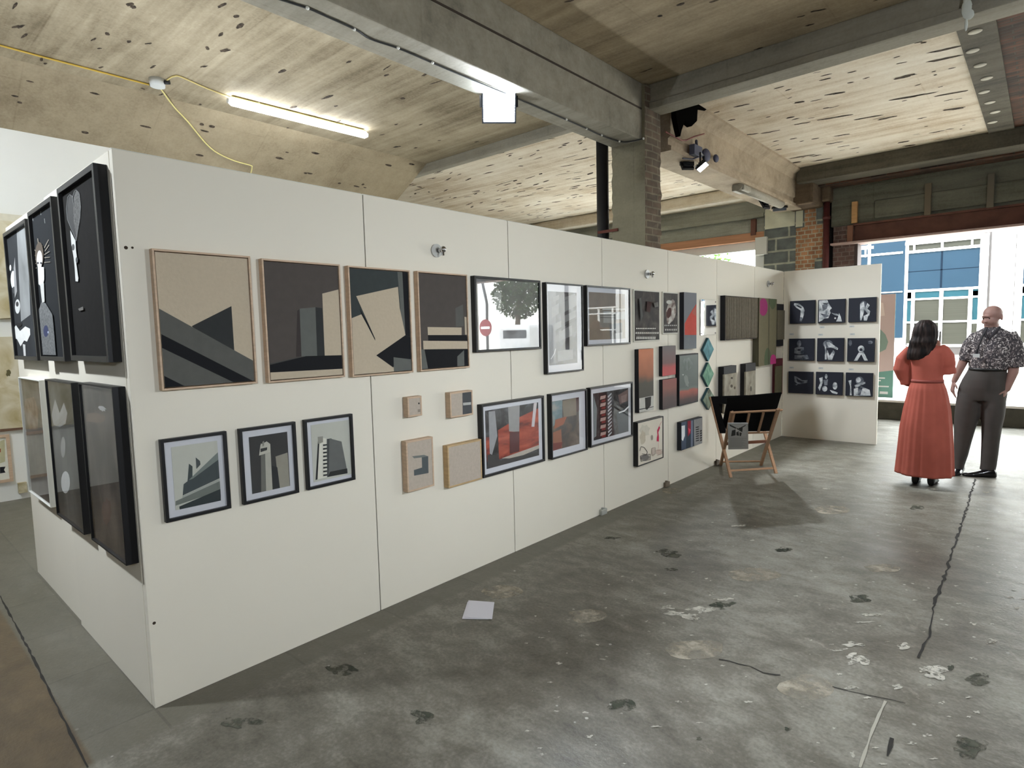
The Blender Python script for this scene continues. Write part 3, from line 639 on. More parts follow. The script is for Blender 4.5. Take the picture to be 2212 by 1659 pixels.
link('banner', bm, [mat((96, 132, 120), 0.6, spec=.1), mat((176, 158, 150), 0.6, spec=.1), mat((196, 182, 170), 0.6, spec=.1), mat((118, 136, 124), 0.6, spec=.1), mat((190, 190, 186), 0.6, spec=.1)], t)
bm = B(); box(bm, (bx0-0.02, 11.68, 0.25), (bx1+0.02, 11.83, 0.285), 0, 0.01); link('base', fix(bm), mat((170, 170, 172), 0.4, metal=0.8), t)

# ================================================================ EXHIBITION PANELS
M_PANEL = mat((226, 220, 205), 0.55, vary=0.012, scale=2, spec=0.3)
M_EDGE = mat((206, 204, 192), 0.8, vary=0.06, scale=12)
PANW = 1.2213; YE = 8.506
def panel(x0, y0, x1, y1, label, group, face):
    """white board panel, 2.44 m tall, with a thin timber edge behind the skins"""
    t = thing('exhibition_panel', ((x0+x1)/2, (y0+y1)/2, 0), label, 'panel', group)
    bm = B(); g = 0.0015
    if face == 'x': box(bm, (x0, y0+g, 0), (x1, y1-g, 2.44), 0, 0.001)
    else: box(bm, (x0+g, y0, 0), (x1-g, y1, 2.44), 0, 0.001)
    link('board', bm, M_PANEL, t)
    bm = B()
    if face == 'x': box(bm, (x0+0.008, y0+g, 2.4405), (x1-0.008, y1-g, 2.446), 0)
    else: box(bm, (x0+g, y0+0.008, 2.4405), (x1-g, y1-0.008, 2.446), 0)
    link('top_edge', bm, M_EDGE, t)
    return t
LB = ['white panel under the four tan framed geometric paintings, at the near corner', 'white panel carrying the four small wooden box canvases', 'white panel under the bright reflecting black framed picture',
      'white panel behind the tall black framed pictures, with a chrome fitting above', 'white panel behind the red and orange canvases', 'white panel behind the green diamonds and small mirror', 'white panel behind the easel and ribbed dark canvas, in the far corner']
for i in range(7):
    y0 = i*PANW; y1 = (i+1)*PANW if i < 6 else YE
    tt = panel(-0.04, y0+(0.0035 if i else 0), 0, y1, LB[i], 'partition panels of the long wall', 'x')
    if i:   # dark shadow gap strip
        bm = B(); box(bm, (-0.03, y0-0.0012, 0), (-0.006, y0+0.0035, 2.44)); link('joint_strip', bm, mat((70, 66, 58), 0.9), tt)
panel(0.002, YE, 1.2406, YE+0.04, 'white end panel turned into the room, carrying nine black canvases', None, 'y')
panel(-1.231, 0.0, -0.042, 0.04, 'white side panel left of the near corner', 'partition panels round the corner', 'y')
panel(-2.4618, 0.012, -1.233, 0.052, 'white side panel at the far left end, behind the pale edged print', 'partition panels round the corner', 'y')
# drilled holes at the near corner
bm = B()
for px, py, r in ((272, 535, 0.0075), (286, 535, 0.005), (333, 1346, 0.007)):
    c = on(px, py, 0, 0.0); cyl(bm, (-0.004, c.y, c.z), (0.0006, c.y, c.z), r, 12)
cp = [o for o in COL.objects if o.name.startswith('exhibition_panel') and o.get('label') == LB[0]][0]
link('screw_hole', bm, mat((58, 46, 34), 0.9), cp)

# ================================================================ FLAT PICTURE HELPERS
class Wall:
    def __init__(s, ax, v, sg): s.ax, s.v, s.sg = ax, v, sg        # plane axis, its value, outward sign
    def p(s, h, z, d):
        return (s.v+s.sg*d, h, z) if s.ax == 0 else (h, s.v+s.sg*d, z)
    def cast(s, px, py, d):
        q = on(px, py, s.ax, s.v+s.sg*d); return (q.y if s.ax == 0 else q.x, q.z)
    def n(s): return (s.sg, 0, 0) if s.ax == 0 else (0, s.sg, 0)
WM = Wall(0, 0.001, 1); WR = Wall(1, YE-0.001, -1); WL = Wall(1, -0.001, -1); WL2 = Wall(1, 0.012, -1); WW = Wall(0, -5.18, 1)
def wbox(bm, w, h0, h1, z0, z1, d0, d1, mi=0, bev=0): box(bm, w.p(h0, z0, d0), w.p(h1, z1, d1), mi, bev)
def clip(pts, h0, h1, z0, z1):
    def cut(P, f, g):
        out = []
        for i in range(len(P)):
            a, b = P[i-1], P[i]
            fa, fb_ = f(a), f(b)
            if fa >= 0 and fb_ >= 0: out.append(b)
            elif fa >= 0 > fb_ or fa < 0 <= fb_:
                t = fa/(fa-fb_); q = (a[0]+(b[0]-a[0])*t, a[1]+(b[1]-a[1])*t); out.append(q)
                if fb_ >= 0: out.append(b)
        return out
    for f in (lambda p: p[0]-h0, lambda p: h1-p[0], lambda p: p[1]-z0, lambda p: z1-p[1]):
        if not pts: return []
        pts = cut(pts, f, None)
    return pts
def tomat(c): return c if isinstance(c, bpy.types.Material) else mat(c, 0.75, spec=0.25, vary=0.05, scale=25)
def art(parent, name, w, rect, d, base, shapes=(), thick=0.004):
    """flat artwork: a thin sheet with its painted shapes; shapes = (colour, [(px,py)...]) given on the picture plane"""
    h0, h1, z0, z1 = rect; bm = B(); ms = [tomat(base)]
    wbox(bm, w, h0, h1, z0, z1, d-thick, d, 0)
    for i, (c, pts) in enumerate(shapes):
        dd = d+0.0003*(i+1)
        m = tomat(c)
        if m not in ms: ms.append(m)
        P = clip([w.cast(px, py, d) for px, py in pts], h0+.0004, h1-.0004, z0+.0004, z1-.0004)
        if len(P) >= 3: poly(bm, [w.p(h, z, dd) for h, z in P], ms.index(m), flip=w.n())
    return link(name, bm, ms, parent)
def frame(bm, w, h0, h1, z0, z1, d0, d1, wf, mi=0):
    wbox(bm, w, h0, h0+wf, z0, z1, d0, d1, mi, 0.0012); wbox(bm, w, h1-wf, h1, z0, z1, d0, d1, mi, 0.0012)
    wbox(bm, w, h0+wf, h1-wf, z0, z0+wf, d0, d1, mi, 0.0012); wbox(bm, w, h0+wf, h1-wf, z1-wf, z1, d0, d1, mi, 0.0012)
def rect_of(w, quad, d):
    c = [w.cast(*q, d) for q in quad]   # TL TR BR BL
    return ((c[0][0]+c[3][0])/2, (c[1][0]+c[2][0])/2, (c[2][1]+c[3][1])/2, (c[0][1]+c[1][1])/2)
M_BLACK = mat((14, 14, 17), 0.42, spec=0.4); M_CANV = mat((16, 17, 22), 0.7)
M_TAN = mat((194, 168, 142), 0.6, vary=0.12, scale=14, stretch=(1, 1, 5)); M_OAK = mat((186, 158, 116), 0.6, vary=0.12, scale=14, stretch=(1, 1, 5))
M_MAT = mat((206, 207, 212), 0.8, spec=0.2)
def root(name, w, r, label, cat, group): return thing(name, w.p((r[0]+r[1])/2, r[2], 0), label, cat, group)
def matted(w, quad, th, wf, inner, label, base, shapes=(), group=None, fm=None, glass=True, name='framed_picture', mm=None):
    r = rect_of(w, quad, th); h0, h1, z0, z1 = r
    t = root(name, w, r, label, 'picture', group)
    bm = B(); frame(bm, w, h0, h1, z0, z1, 0.0, th, wf); wbox(bm, w, h0+wf, h1-wf, z0+wf, z1-wf, 0.0, 0.006, 0); link('frame', bm, fm or M_BLACK, t)
    dm = th-0.016
    ri = rect_of(w, inner, dm+0.001) if inner else None
    if ri:
        bm = B(); wbox(bm, w, h0+wf, h1-wf, z0+wf, z1-wf, 0.006, dm); link('mount', bm, mm or M_MAT, t)
        art(t, 'print', w, ri, dm+0.0012, base, shapes, 0.001)
    else: art(t, 'print', w, (h0+wf, h1-wf, z0+wf, z1-wf), dm, base, shapes, dm-0.007)
    if glass:
        bm = B(); poly(bm, [w.p(h0+wf, z0+wf, th-0.006), w.p(h1-wf, z0+wf, th-0.006), w.p(h1-wf, z1-wf, th-0.006), w.p(h0+wf, z1-wf, th-0.006)], flip=w.n()); link('glass', bm, GLASS_BRIGHT if 'mirroring' in label else GLASS, t)
    return t
def floated(w, quad, th, label, base, shapes=(), group=None, fm=None, wf=0.009, gap=0.004, name='painting', rec=0.006):
    r = rect_of(w, quad, th); h0, h1, z0, z1 = r
    t = root(name, w, r, label, 'painting', group)
    bm = B(); frame(bm, w, h0, h1, z0, z1, 0.0, th, wf); wbox(bm, w, h0+wf, h1-wf, z0+wf, z1-wf, 0.0, 0.006, 0); link('frame', bm, fm or M_TAN, t)
    i = wf+gap; art(t, 'canvas', w, (h0+i, h1-i, z0+i, z1-i), th-rec, base, shapes, th-rec-0.007); return t
def boxed(w, quad, th, label, base, shapes=(), group=None, side=None, name='canvas', cat='canvas', edge=0.0):
    """stretched canvas: dark body, painted face"""
    r = rect_of(w, quad, th); h0, h1, z0, z1 = r
    t = root(name, w, r, label, cat, group)
    bm = B(); wbox(bm, w, h0, h1, z0, z1, 0, th-0.0006, 0, 0.002); link('stretcher', bm, side or M_CANV, t)
    art(t, 'painted_face', w, (h0+edge+.001, h1-edge-.001, z0+edge+.001, z1-edge-.001), th+0.0004, base, shapes, 0.001); return t
def ell(z, cx, cy, rx, ry, rot=0, n=16, a0=0, a1=2*PI, wob=0):
    out = []; R = random.Random(int(cx*7+cy))
    for k in range(n):
        a = a0+(a1-a0)*k/n; m = 1+R.uniform(-wob, wob); x, y = rx*m*math.cos(a), ry*m*math.sin(a)
        out.append(zp(z, cx+x*math.cos(rot)-y*math.sin(rot), cy+x*math.sin(rot)+y*math.cos(rot)))
    return out
def line(z, w, *c):
    """list of quads along a polyline, w zoom pixels wide"""
    P = [(c[i], c[i+1]) for i in range(0, len(c), 2)]; out = []
    for (x0, y0), (x1, y1) in zip(P, P[1:]):
        L = math.hypot(x1-x0, y1-y0) or 1; nx, ny = -(y1-y0)/L*w/2, (x1-x0)/L*w/2
        out.append([zp(z, x0+nx, y0+ny), zp(z, x1+nx, y1+ny), zp(z, x1-nx, y1-ny), zp(z, x0-nx, y0-ny)])
    return out
def S(z, *items):
    """compact shape list: (colour, x, y, x, y, ...)"""
    return [(it[0], zq(z, *it[1:])) for it in items]
def SL(z, c, w, *pts): return [(c, q) for q in line(z, w, *pts)]

# ---------------------------------------------------------------- four tan framed geometric paintings
LINEN = mat((186, 172, 150), 0.85, vary=0.03, scale=60, bump=0.15); GR = (88, 88, 84); DG = (46, 48, 48); BK = (12, 13, 18); BR = (78, 72, 68); SLATE = (54, 60, 60); MG = (96, 98, 94)
GT = 'tan framed geometric paintings'
floated(WM, zq('4', 80, 95, 628, 138, 660, 852, 122, 892), 0.035, 'leftmost tan framed painting, beige sky over grey and black diagonal bands', LINEN,
    S('4', (DG, 296, 530, 518, 418, 534, 665, 420, 660), (GR, 95, 422, 660, 735, 660, 870, 540, 850, 100, 560), (BK, 100, 562, 655, 845, 540, 860, 108, 642), (GR, 100, 638, 545, 852, 270, 880, 110, 795), (BK, 118, 797, 285, 880, 118, 900)), GT)
floated(WM, zq('4', 692, 150, 1130, 185, 1152, 818, 722, 845), 0.035, 'second tan framed painting, dark brown sky behind grey tower and beige block', BR,
    S('4', ((58, 52, 50), 886, 445, 905, 430, 912, 700, 880, 702), (MG, 900, 432, 990, 424, 998, 700, 910, 700), (DG, 988, 424, 1026, 430, 1040, 700, 998, 700), (LINEN, 1026, 348, 1128, 322, 1150, 700, 1040, 696), ((66, 66, 64), 725, 742, 900, 702, 905, 712, 730, 752), (BK, 728, 748, 935, 698, 1150, 692, 1150, 768, 730, 790), (LINEN, 728, 790, 1150, 768, 1150, 830, 728, 850)), GT)
floated(WM, zq('4', 1172, 190, 1521, 218, 1535, 790, 1196, 815), 0.035, 'third tan framed painting, tilted beige square against slate and black', SLATE,
    S('4', (BK, 1472, 210, 1530, 215, 1540, 600, 1490, 580), (MG, 1446, 215, 1474, 215, 1492, 575, 1470, 500), (LINEN, 1190, 486, 1245, 464, 1340, 640, 1330, 690, 1430, 760, 1425, 810, 1190, 820), (BK, 1235, 430, 1330, 600, 1326, 618, 1245, 462), (LINEN, 1216, 362, 1450, 310, 1460, 430, 1492, 580, 1328, 694, 1322, 600), (BK, 1492, 582, 1535, 600, 1535, 716, 1425, 704, 1424, 762, 1328, 694), (MG, 1425, 704, 1535, 718, 1535, 800, 1428, 800)), GT)
floated(WM, zq('4', 1560, 222, 1840, 240, 1853, 765, 1578, 780), 0.035, 'fourth tan framed painting, dark ground with two pale horizontal bars', BR,
    S('4', (GR, 1772, 430, 1814, 408, 1820, 530, 1775, 535), (LINEN, 1823, 478, 1850, 482, 1850, 580, 1826, 578), (BK, 1618, 580, 1830, 580, 1850, 612, 1620, 612), (BK, 1590, 655, 1850, 655, 1850, 762, 1618, 768), (MG, 1782, 700, 1820, 664, 1822, 760, 1782, 762), (MG, 1580, 660, 1598, 660, 1618, 768, 1580, 772), (LINEN, 1615, 535, 1806, 538, 1806, 580, 1617, 580), (LINEN, 1590, 612, 1850, 614, 1850, 657, 1592, 660)), GT)
# ---------------------------------------------------------------- three black framed architectural prints
PAPER = mat((192, 193, 182), 0.8, vary=0.02); GP = 'black framed architectural prints'
matted(WM, zq('4', 118, 1168, 490, 1118, 520, 1550, 155, 1632), 0.025, 0.014, zq('4', 180, 1212, 440, 1168, 458, 1508, 205, 1560), 'lower left black framed print of a wedge shaped grey building', PAPER,
    S('4', ((70, 78, 78), 280, 1300, 300, 1315, 300, 1380, 272, 1400), ((78, 84, 84), 318, 1265, 342, 1285, 345, 1305, 322, 1330), ((70, 78, 80), 250, 1415, 448, 1265, 455, 1380, 245, 1478), ((122, 130, 126), 278, 1392, 448, 1230, 448, 1275, 300, 1385), ((164, 168, 160), 245, 1480, 458, 1380, 458, 1400, 240, 1500), ((112, 118, 112), 205, 1510, 458, 1395, 458, 1450, 205, 1535), ((50, 58, 60), 225, 1540, 458, 1440, 458, 1512, 228, 1560)), GP)
matted(WM, zq('4', 562, 1103, 880, 1068, 897, 1465, 588, 1530), 0.025, 0.014, zq('4', 617, 1150, 832, 1123, 845, 1425, 633, 1470), 'middle black framed print of a tall pale tower on dark sky', (62, 62, 62),
    S('4', ((150, 146, 134), 765, 1260, 832, 1238, 845, 1430, 785, 1445), ((48, 50, 52), 740, 1310, 775, 1320, 790, 1440, 748, 1450), ((176, 174, 162), 682, 1188, 735, 1190, 748, 1445, 685, 1462), ((110, 110, 104), 682, 1200, 705, 1192, 712, 1455, 685, 1460), ((188, 186, 174), 680, 1195, 715, 1175, 735, 1190, 735, 1235, 672, 1255), ((60, 62, 62), 680, 1216, 718, 1208, 716, 1224, 680, 1236), ((140, 140, 130), 690, 1178, 700, 1172, 700, 1200, 690, 1204)), GP)
WB = []
for k in range(9): WB.append(((52, 54, 54), 1030, 1192+k*21, 1052, 1190+k*21, 1052, 1198+k*21, 1030, 1202+k*21))
matted(WM, zq('4', 930, 1053, 1198, 1023, 1213, 1392, 945, 1448), 0.025, 0.014, zq('4', 968, 1082, 1180, 1056, 1190, 1362, 972, 1402), 'right black framed print of a high rise with stacked balconies', PAPER,
    S('4', ((40, 42, 44), 1003, 1165, 1018, 1150, 1006, 1386, 989, 1392), ((222, 220, 206), 1012, 1152, 1050, 1160, 1052, 1376, 1000, 1388), ((78, 80, 80), 1052, 1162, 1078, 1158, 1080, 1370, 1054, 1376), ((104, 106, 104), 1066, 1158, 1134, 1176, 1168, 1352, 1062, 1372), ((44, 46, 46), 1070, 1345, 1166, 1326, 1168, 1354, 1058, 1374), ((150, 148, 138), 1000, 1150, 1030, 1146, 1030, 1180, 1004, 1190), *WB), GP)
# ---------------------------------------------------------------- four small wooden box canvases
SAND = mat((180, 168, 154), 0.85, vary=0.05, scale=50, bump=0.1); GB = 'small wooden box canvases'
def wbx(quad, th, label, shapes=(), fm=None, base=SAND): return floated(WM, quad, th, label, base, shapes, GB, fm, wf=0.011, gap=0.0, rec=0.002)
wbx(zq('5', 160, 1412, 281, 1405, 284, 1568, 163, 1588), 0.045, 'smallest wooden box canvas, plain sand with one black dot', [((16, 16, 20), ell('5', 256, 1467, 6, 8)), ((140, 130, 118), zq('5', 246, 1518, 268, 1515, 268, 1540, 246, 1543))])
wbx(zq('5', 522, 1371, 716, 1357, 718, 1560, 525, 1596), 0.045, 'small wooden box canvas, half sand and half dark slate with white tab', S('5', ((76, 78, 80), 627, 1360, 720, 1355, 720, 1570, 630, 1580), ((176, 176, 172), 632, 1462, 700, 1456, 700, 1478, 634, 1484)))
wbx(zq('6', 150, 682, 380, 648, 385, 1065, 157, 1125), 0.045, 'upright wooden box canvas with a grey square bracket shape', S('6', ((112, 116, 112), 198, 812, 300, 800, 335, 812, 280, 822, 215, 830), ((82, 88, 90), 280, 822, 335, 812, 338, 955, 215, 978, 213, 930, 283, 908)))
wbx(zq('6', 500, 722, 790, 668, 797, 1010, 510, 1083), 0.045, 'wide blank wooden box canvas tucked behind the orange framed picture', (), M_OAK)
# ---------------------------------------------------------------- black framed photographs with glass
GD = 'deep black framed glazed photographs'
PH_GREY = ramp_mat([(40, 40, 42), (90, 88, 88), (150, 150, 150)], scale=9, stretch=(1, 1, 0.6), seed=1)
PH_DARK = ramp_mat([(18, 18, 20), (48, 46, 48), (84, 84, 88)], scale=10, seed=2)
PH_RED = ramp_mat([(96, 40, 34), (150, 62, 46), (176, 84, 62)], scale=8, stretch=(1, 0.6, 2), seed=3)
PH_BLUE = ramp_mat([(70, 96, 108), (110, 130, 134), (150, 150, 146)], scale=7, seed=4)
matted(WM, zq('5', 722, 380, 1293, 415, 1305, 998, 755, 1035), 0.04, 0.016, None, 'large black framed picture mirroring the street and a green tree', mat((118, 116, 112), 0.6, vary=0.12, scale=8),
    S('5', ((140, 140, 140), 750, 400, 820, 430, 830, 700, 760, 720), ((176, 176, 172), 900, 520, 960, 520, 960, 800, 880, 790)), GD)
sh = S('5', ((96, 96, 100), 1360, 510, 1425, 515, 1425, 1140, 1370, 1140))
for (x, y, w_, h_, dy) in ((1495, 600, 110, 90, -60), (1390, 650, 60, 90, -40), (1495, 720, 100, 60, -50), (1410, 790, 60, 60, -30), (1450, 850, 110, 90, -50), (1400, 560, 50, 40, -20), (1440, 1020, 130, 90, -20), (1500, 560, 90, 30, -30)):
    sh += S('5', ((112, 112, 112), x, y, x+w_, y+dy, x+w_, y+dy+h_, x, y+h_))
sh += S('5', ((24, 24, 26), 1462, 515, 1490, 515, 1500, 830, 1470, 850))
sh += SL('5', (200, 200, 200), 5, 1380, 1090, 1410, 1040, 1420, 1000) + SL('5', (14, 14, 16), 8, 1430, 840, 1600, 750)
matted(WM, zq('5', 1340, 430, 1660, 457, 1663, 1185, 1355, 1222), 0.04, 0.012, zq('5', 1358, 508, 1605, 525, 1605, 1122, 1368, 1142), 'tall narrow black framed photo of dark slanting windows', PH_DARK, sh, GD)
sh = S('5', ((120, 116, 110), 1790, 700, 1940, 690, 1940, 820, 1800, 820), ((150, 150, 146), 1830, 680, 1900, 680, 1900, 780, 1830, 780), ((104, 104, 104), 1880, 790, 1990, 780, 1990, 920, 1890, 925), ((162, 162, 160), 1940, 690, 2012, 682, 2012, 750, 1940, 750), ((160, 162, 162), 1925, 870, 1990, 860, 1990, 915, 1930, 920)) + SL('5', (52, 50, 48), 4, 1800, 712, 1930, 716) + SL('5', (52, 50, 48), 4, 1800, 735, 1930, 738) + SL('5', (210, 210, 205), 7, 1820, 664, 2012, 662)
matted(WM, zq('5', 1688, 458, 2063, 485, 2063, 960, 1695, 978), 0.04, 0.014, zq('5', 1706, 515, 2015, 535, 2015, 915, 1712, 925), 'black framed brown picture with pale blinds at its lower right', mat((120, 106, 90), 0.7, vary=0.1, scale=10), sh, GD)
sh = S('6', (PH_RED, 930, 590, 1110, 480, 1280, 400, 1280, 740, 940, 840), (PH_RED, 820, 650, 860, 650, 862, 860, 840, 860), ((150, 150, 152), 850, 430, 905, 425, 925, 640, 880, 800, 860, 790), ((150, 148, 146), 1015, 375, 1115, 365, 1112, 605, 1025, 600), ((84, 40, 42), 1030, 605, 1112, 600, 1112, 770, 1030, 790), ((178, 168, 156), 960, 830, 1280, 715, 1280, 745, 1080, 830), ((206, 196, 196), 1235, 360, 1262, 350, 1240, 560, 1215, 560), ((60, 58, 58), 840, 800, 930, 800, 940, 850, 1280, 770, 1280, 810, 840, 925))
matted(WM, zq('6', 790, 378, 1325, 290, 1335, 845, 810, 1008), 0.045, 0.016, zq('6', 818, 432, 1278, 345, 1278, 800, 838, 925), 'black framed photo of red orange rocks and pale columns, lower row', PH_DARK, sh, GD)
sh = S('6', (PH_BLUE, 1390, 350, 1480, 330, 1480, 480, 1400, 560), ((150, 84, 56), 1420, 500, 1520, 470, 1490, 540, 1410, 580), ((146, 92, 68), 1400, 610, 1470, 580, 1478, 740, 1400, 760), ((120, 108, 92), 1480, 340, 1600, 310, 1600, 460, 1490, 480), ((64, 30, 30), 1595, 305, 1622, 300, 1622, 420, 1600, 440), ((110, 46, 38), 1400, 700, 1480, 690, 1470, 740, 1400, 770))
matted(WM, zq('6', 1385, 288, 1690, 235, 1700, 755, 1395, 845), 0.045, 0.012, zq('6', 1392, 355, 1622, 300, 1624, 705, 1396, 768), 'narrow black framed photo with blue and orange patches, lower row', ramp_mat([(46, 38, 36), (84, 70, 60), (110, 94, 80)], scale=8, seed=6), sh, GD)
sh = S('6', ((36, 20, 22), 1790, 275, 1860, 262, 1850, 650, 1800, 660), ((120, 130, 132), 1745, 290, 1775, 400, 1770, 640, 1745, 660), ((60, 66, 70), 1945, 440, 2045, 380, 2045, 600, 1960, 620), ((116, 96, 92), 1955, 290, 2040, 240, 2035, 340, 1970, 370), ((140, 120, 116), 1980, 300, 2030, 280, 2020, 345, 1985, 355))
for k in range(6): sh += S('6', ((176, 150, 142), 1805, 300+k*62, 1850, 290+k*62, 1845, 318+k*62, 1800, 330+k*62), ((120, 44, 42), 1812, 335+k*60, 1846, 325+k*60, 1846, 345+k*60, 1812, 352+k*60))
for k in range(12): sh += S('6', ((190, 192, 196), 1862, 300+k*30, 1895, 270+k*30, 1895, 282+k*30, 1866, 316+k*30))
sh += SL('6', (224, 226, 226), 11, 1955, 440, 2000, 425, 2045, 382)
matted(WM, zq('6', 1720, 228, 2082, 178, 2085, 640, 1725, 738), 0.045, 0.014, zq('6', 1742, 275, 2042, 232, 2044, 610, 1748, 668), 'black framed photo of rope and red zigzag rigging, lower row', PH_DARK, sh, GD)
# ---------------------------------------------------------------- column of smaller works
M_WEDGE = mat((214, 212, 200), 0.7)
DARKPH = ramp_mat([(22, 18, 18), (44, 36, 34), (70, 64, 60)], scale=9, seed=8)
sh = []
for r_, (x0, x1, y, h_) in enumerate(((180, 400, 775, 16), (170, 430, 825, 22), (175, 390, 880, 30))):
    for k in range(12):
        a = x0+(x1-x0)*k/12; sh += S('7', ((214, 212, 204), a, y-h_/2, a+(x1-x0)/20, y-h_/2+3, a+(x1-x0)/24, y+h_/2, a-4, y+h_/2-2))
sh += S('7', ((84, 84, 82), 200, 440, 222, 430, 240, 640, 218, 700), ((60, 34, 32), 290, 470, 340, 480, 320, 600, 280, 580), ((110, 108, 104), 360, 490, 410, 480, 415, 530, 375, 540))
def edged(quad, label, base, shapes, g=None):
    return boxed(WM, quad, 0.014, label, base, shapes, g, M_WEDGE, name='print', cat='print', edge=0.012)
edged(zq('7', 150, 335, 443, 355, 443, 920, 155, 922), 'dark print with three rows of white glyph like marks, pale border', DARKPH, sh)
sh = [(ramp_mat([(90, 66, 60), (160, 150, 142), (200, 198, 190)], scale=14, seed=9), ell('7', 565, 590, 55, 135, 0.15, wob=0.12)), ((70, 36, 34), ell('7', 545, 600, 26, 60, 0.2)), ((190, 190, 184), ell('7', 545, 480, 30, 22))]
for k in range(7): sh += S('7', ((206, 204, 198), 495+k*20, 735, 506+k*20, 735, 504+k*20, 748, 494+k*20, 748), ((206, 204, 198), 500+k*19, 780, 512+k*19, 780, 510+k*19, 800, 500+k*19, 800))
edged(zq('7', 476, 358, 648, 376, 648, 832, 478, 842), 'small dark print of a pale rounded figure, pale border', DARKPH, sh)
def banded(quad, th, label, stops, shapes=(), side=None, amount=0.25, edge=0.0, nm='canvas', seed=0):
    r = rect_of(WM, quad, th); return boxed(WM, quad, th, label, grad_mat(stops, 0, r[3]-r[2], seed=seed, amount=amount), shapes, None, side or M_CANV, name=nm, edge=edge)
banded(zq('7', 712, 368, 850, 378, 855, 998, 712, 1010), 0.05, 'tall slate canvas with a red orange wedge at its middle', [(0, (84, 92, 100)), (0.22, (70, 80, 90)), (0.3, (80, 84, 92)), (1, (78, 80, 90))], S('7', ((196, 78, 66), 720, 848, 720, 720, 762, 640, 850, 500, 853, 848), ((176, 96, 84), 850, 520, 800, 600, 850, 640)), mat((24, 26, 34), 0.6), seed=1)
banded(zq('7', 203, 1010, 368, 997, 375, 1685, 210, 1722), 0.045, 'tall canvas fading from orange to black over a white collage', [(0, (52, 50, 44)), (0.45, (66, 60, 46)), (0.62, (150, 84, 48)), (0.9, (190, 108, 66))], S('8', ((196, 194, 186), 212, 520, 370, 490, 376, 648, 212, 680), ((54, 52, 50), 275, 515, 345, 500, 340, 600, 300, 650, 280, 640), ((30, 30, 30), 212, 640, 376, 610, 376, 616, 212, 650)), seed=2)
banded(zq('7', 470, 977, 620, 965, 620, 1288, 472, 1312), 0.04, 'canvas fading from charcoal down to bright red, left of the tall slate one', [(0, (190, 58, 62)), (0.28, (178, 56, 58)), (0.42, (110, 66, 66)), (1, (92, 82, 84))], seed=3, amount=0.15)
banded(zq('7', 472, 1350, 628, 1328, 635, 1647, 475, 1688), 0.04, 'dull red canvas fading to dark maroon, beneath the charcoal and red one', [(0, (66, 50, 52)), (0.35, (84, 60, 58)), (0.7, (132, 72, 62)), (1, (140, 66, 62))], seed=4, amount=0.3)
banded(zq('7', 660, 1068, 868, 1053, 878, 1600, 658, 1640), 0.045, 'black edged canvas of grey green smoke over a dark red band', [(0, (34, 24, 28)), (0.12, (70, 36, 36)), (0.27, (168, 78, 62)), (0.31, (100, 110, 104)), (0.36, (84, 94, 90)), (1, (104, 114, 110))],
    [(ramp_mat([(90, 100, 96), (136, 146, 140)], scale=12, seed=12), ell('7', 750, 1180, 60, 80, 0.2, wob=0.2)), ((190, 196, 190), ell('7', 702, 1293, 10, 7)), ((140, 148, 142), ell('7', 740, 1360, 22, 70, -0.2, wob=0.2))], seed=5, amount=0.1, edge=0.012, nm='canvas')
# sketch like painting with pink figure and small collage
sh = [((206, 200, 184), ell('8', 270, 880, 60, 60, wob=.2)), ((196, 186, 166), ell('8', 250, 960, 30, 80, wob=.2)), ((206, 186, 172), ell('8', 430, 1120, 40, 30, wob=.2)), ((196, 44, 84), zq('8', 410, 880, 435, 830, 445, 850, 425, 900, 432, 960, 430, 1005, 405, 1000, 408, 960, 415, 930)), ((164, 158, 148), ell('8', 275, 1185, 55, 38, -.15)), ((120, 116, 112), ell('8', 275, 1185, 46, 28, -.15)), ((200, 186, 172), ell('8', 365, 1120, 22, 50)), ((150, 140, 128), ell('8', 352, 960, 12, 30))]
sh += SL('8', (60, 56, 54), 5, 215, 1110, 230, 1060, 265, 1070, 300, 1120, 290, 1150, 240, 1140) + SL('8', (60, 56, 54), 5, 222, 1165, 330, 1145, 332, 1205, 228, 1225, 222, 1165) + SL('8', (190, 60, 90), 3, 458, 780, 420, 850) + SL('8', (210, 160, 160), 3, 420, 1010, 424, 1080) + SL('8', (120, 112, 100), 3, 345, 1080, 385, 1070, 388, 1140, 350, 1160, 345, 1080) + SL('8', (150, 130, 110), 3, 400, 1105, 460, 1095, 460, 1140, 402, 1160)
floated(WM, zq('8', 190, 790, 480, 722, 488, 1182, 200, 1292), 0.05, 'black framed cream sketch painting with a pink dangling figure', mat((222, 214, 198), 0.8, vary=0.04, scale=6), sh, None, M_BLACK, wf=0.010, gap=0)
sh = S('8', ((70, 84, 104), 680, 790, 740, 780, 735, 1085, 685, 1095), ((226, 228, 230), 685, 830, 722, 822, 722, 940, 700, 1000, 686, 980), ((140, 26, 48), 752, 775, 790, 768, 788, 910, 755, 950), ((214, 64, 84), 758, 850, 788, 870, 770, 920), ((110, 120, 140), 790, 770, 812, 765, 810, 1060, 788, 1070), ((150, 150, 150), 820, 760, 918, 735, 915, 1025, 825, 1055))
for k in range(7): sh += S('8', ((44, 42, 42), 842, 842+k*25, 878, 833+k*25, 876, 845+k*25, 842, 853+k*25))
for k in range(5): sh += S('8', ((56, 52, 52), 888, 880+k*26, 910, 874+k*26, 908, 890+k*26, 888, 896+k*26))
boxed(WM, zq('8', 680, 787, 918, 730, 915, 1030, 685, 1100), 0.05, 'slate edged collage canvas with vertical stripes and a red stroke', (44, 56, 70), sh, None, mat((22, 26, 34), 0.6))
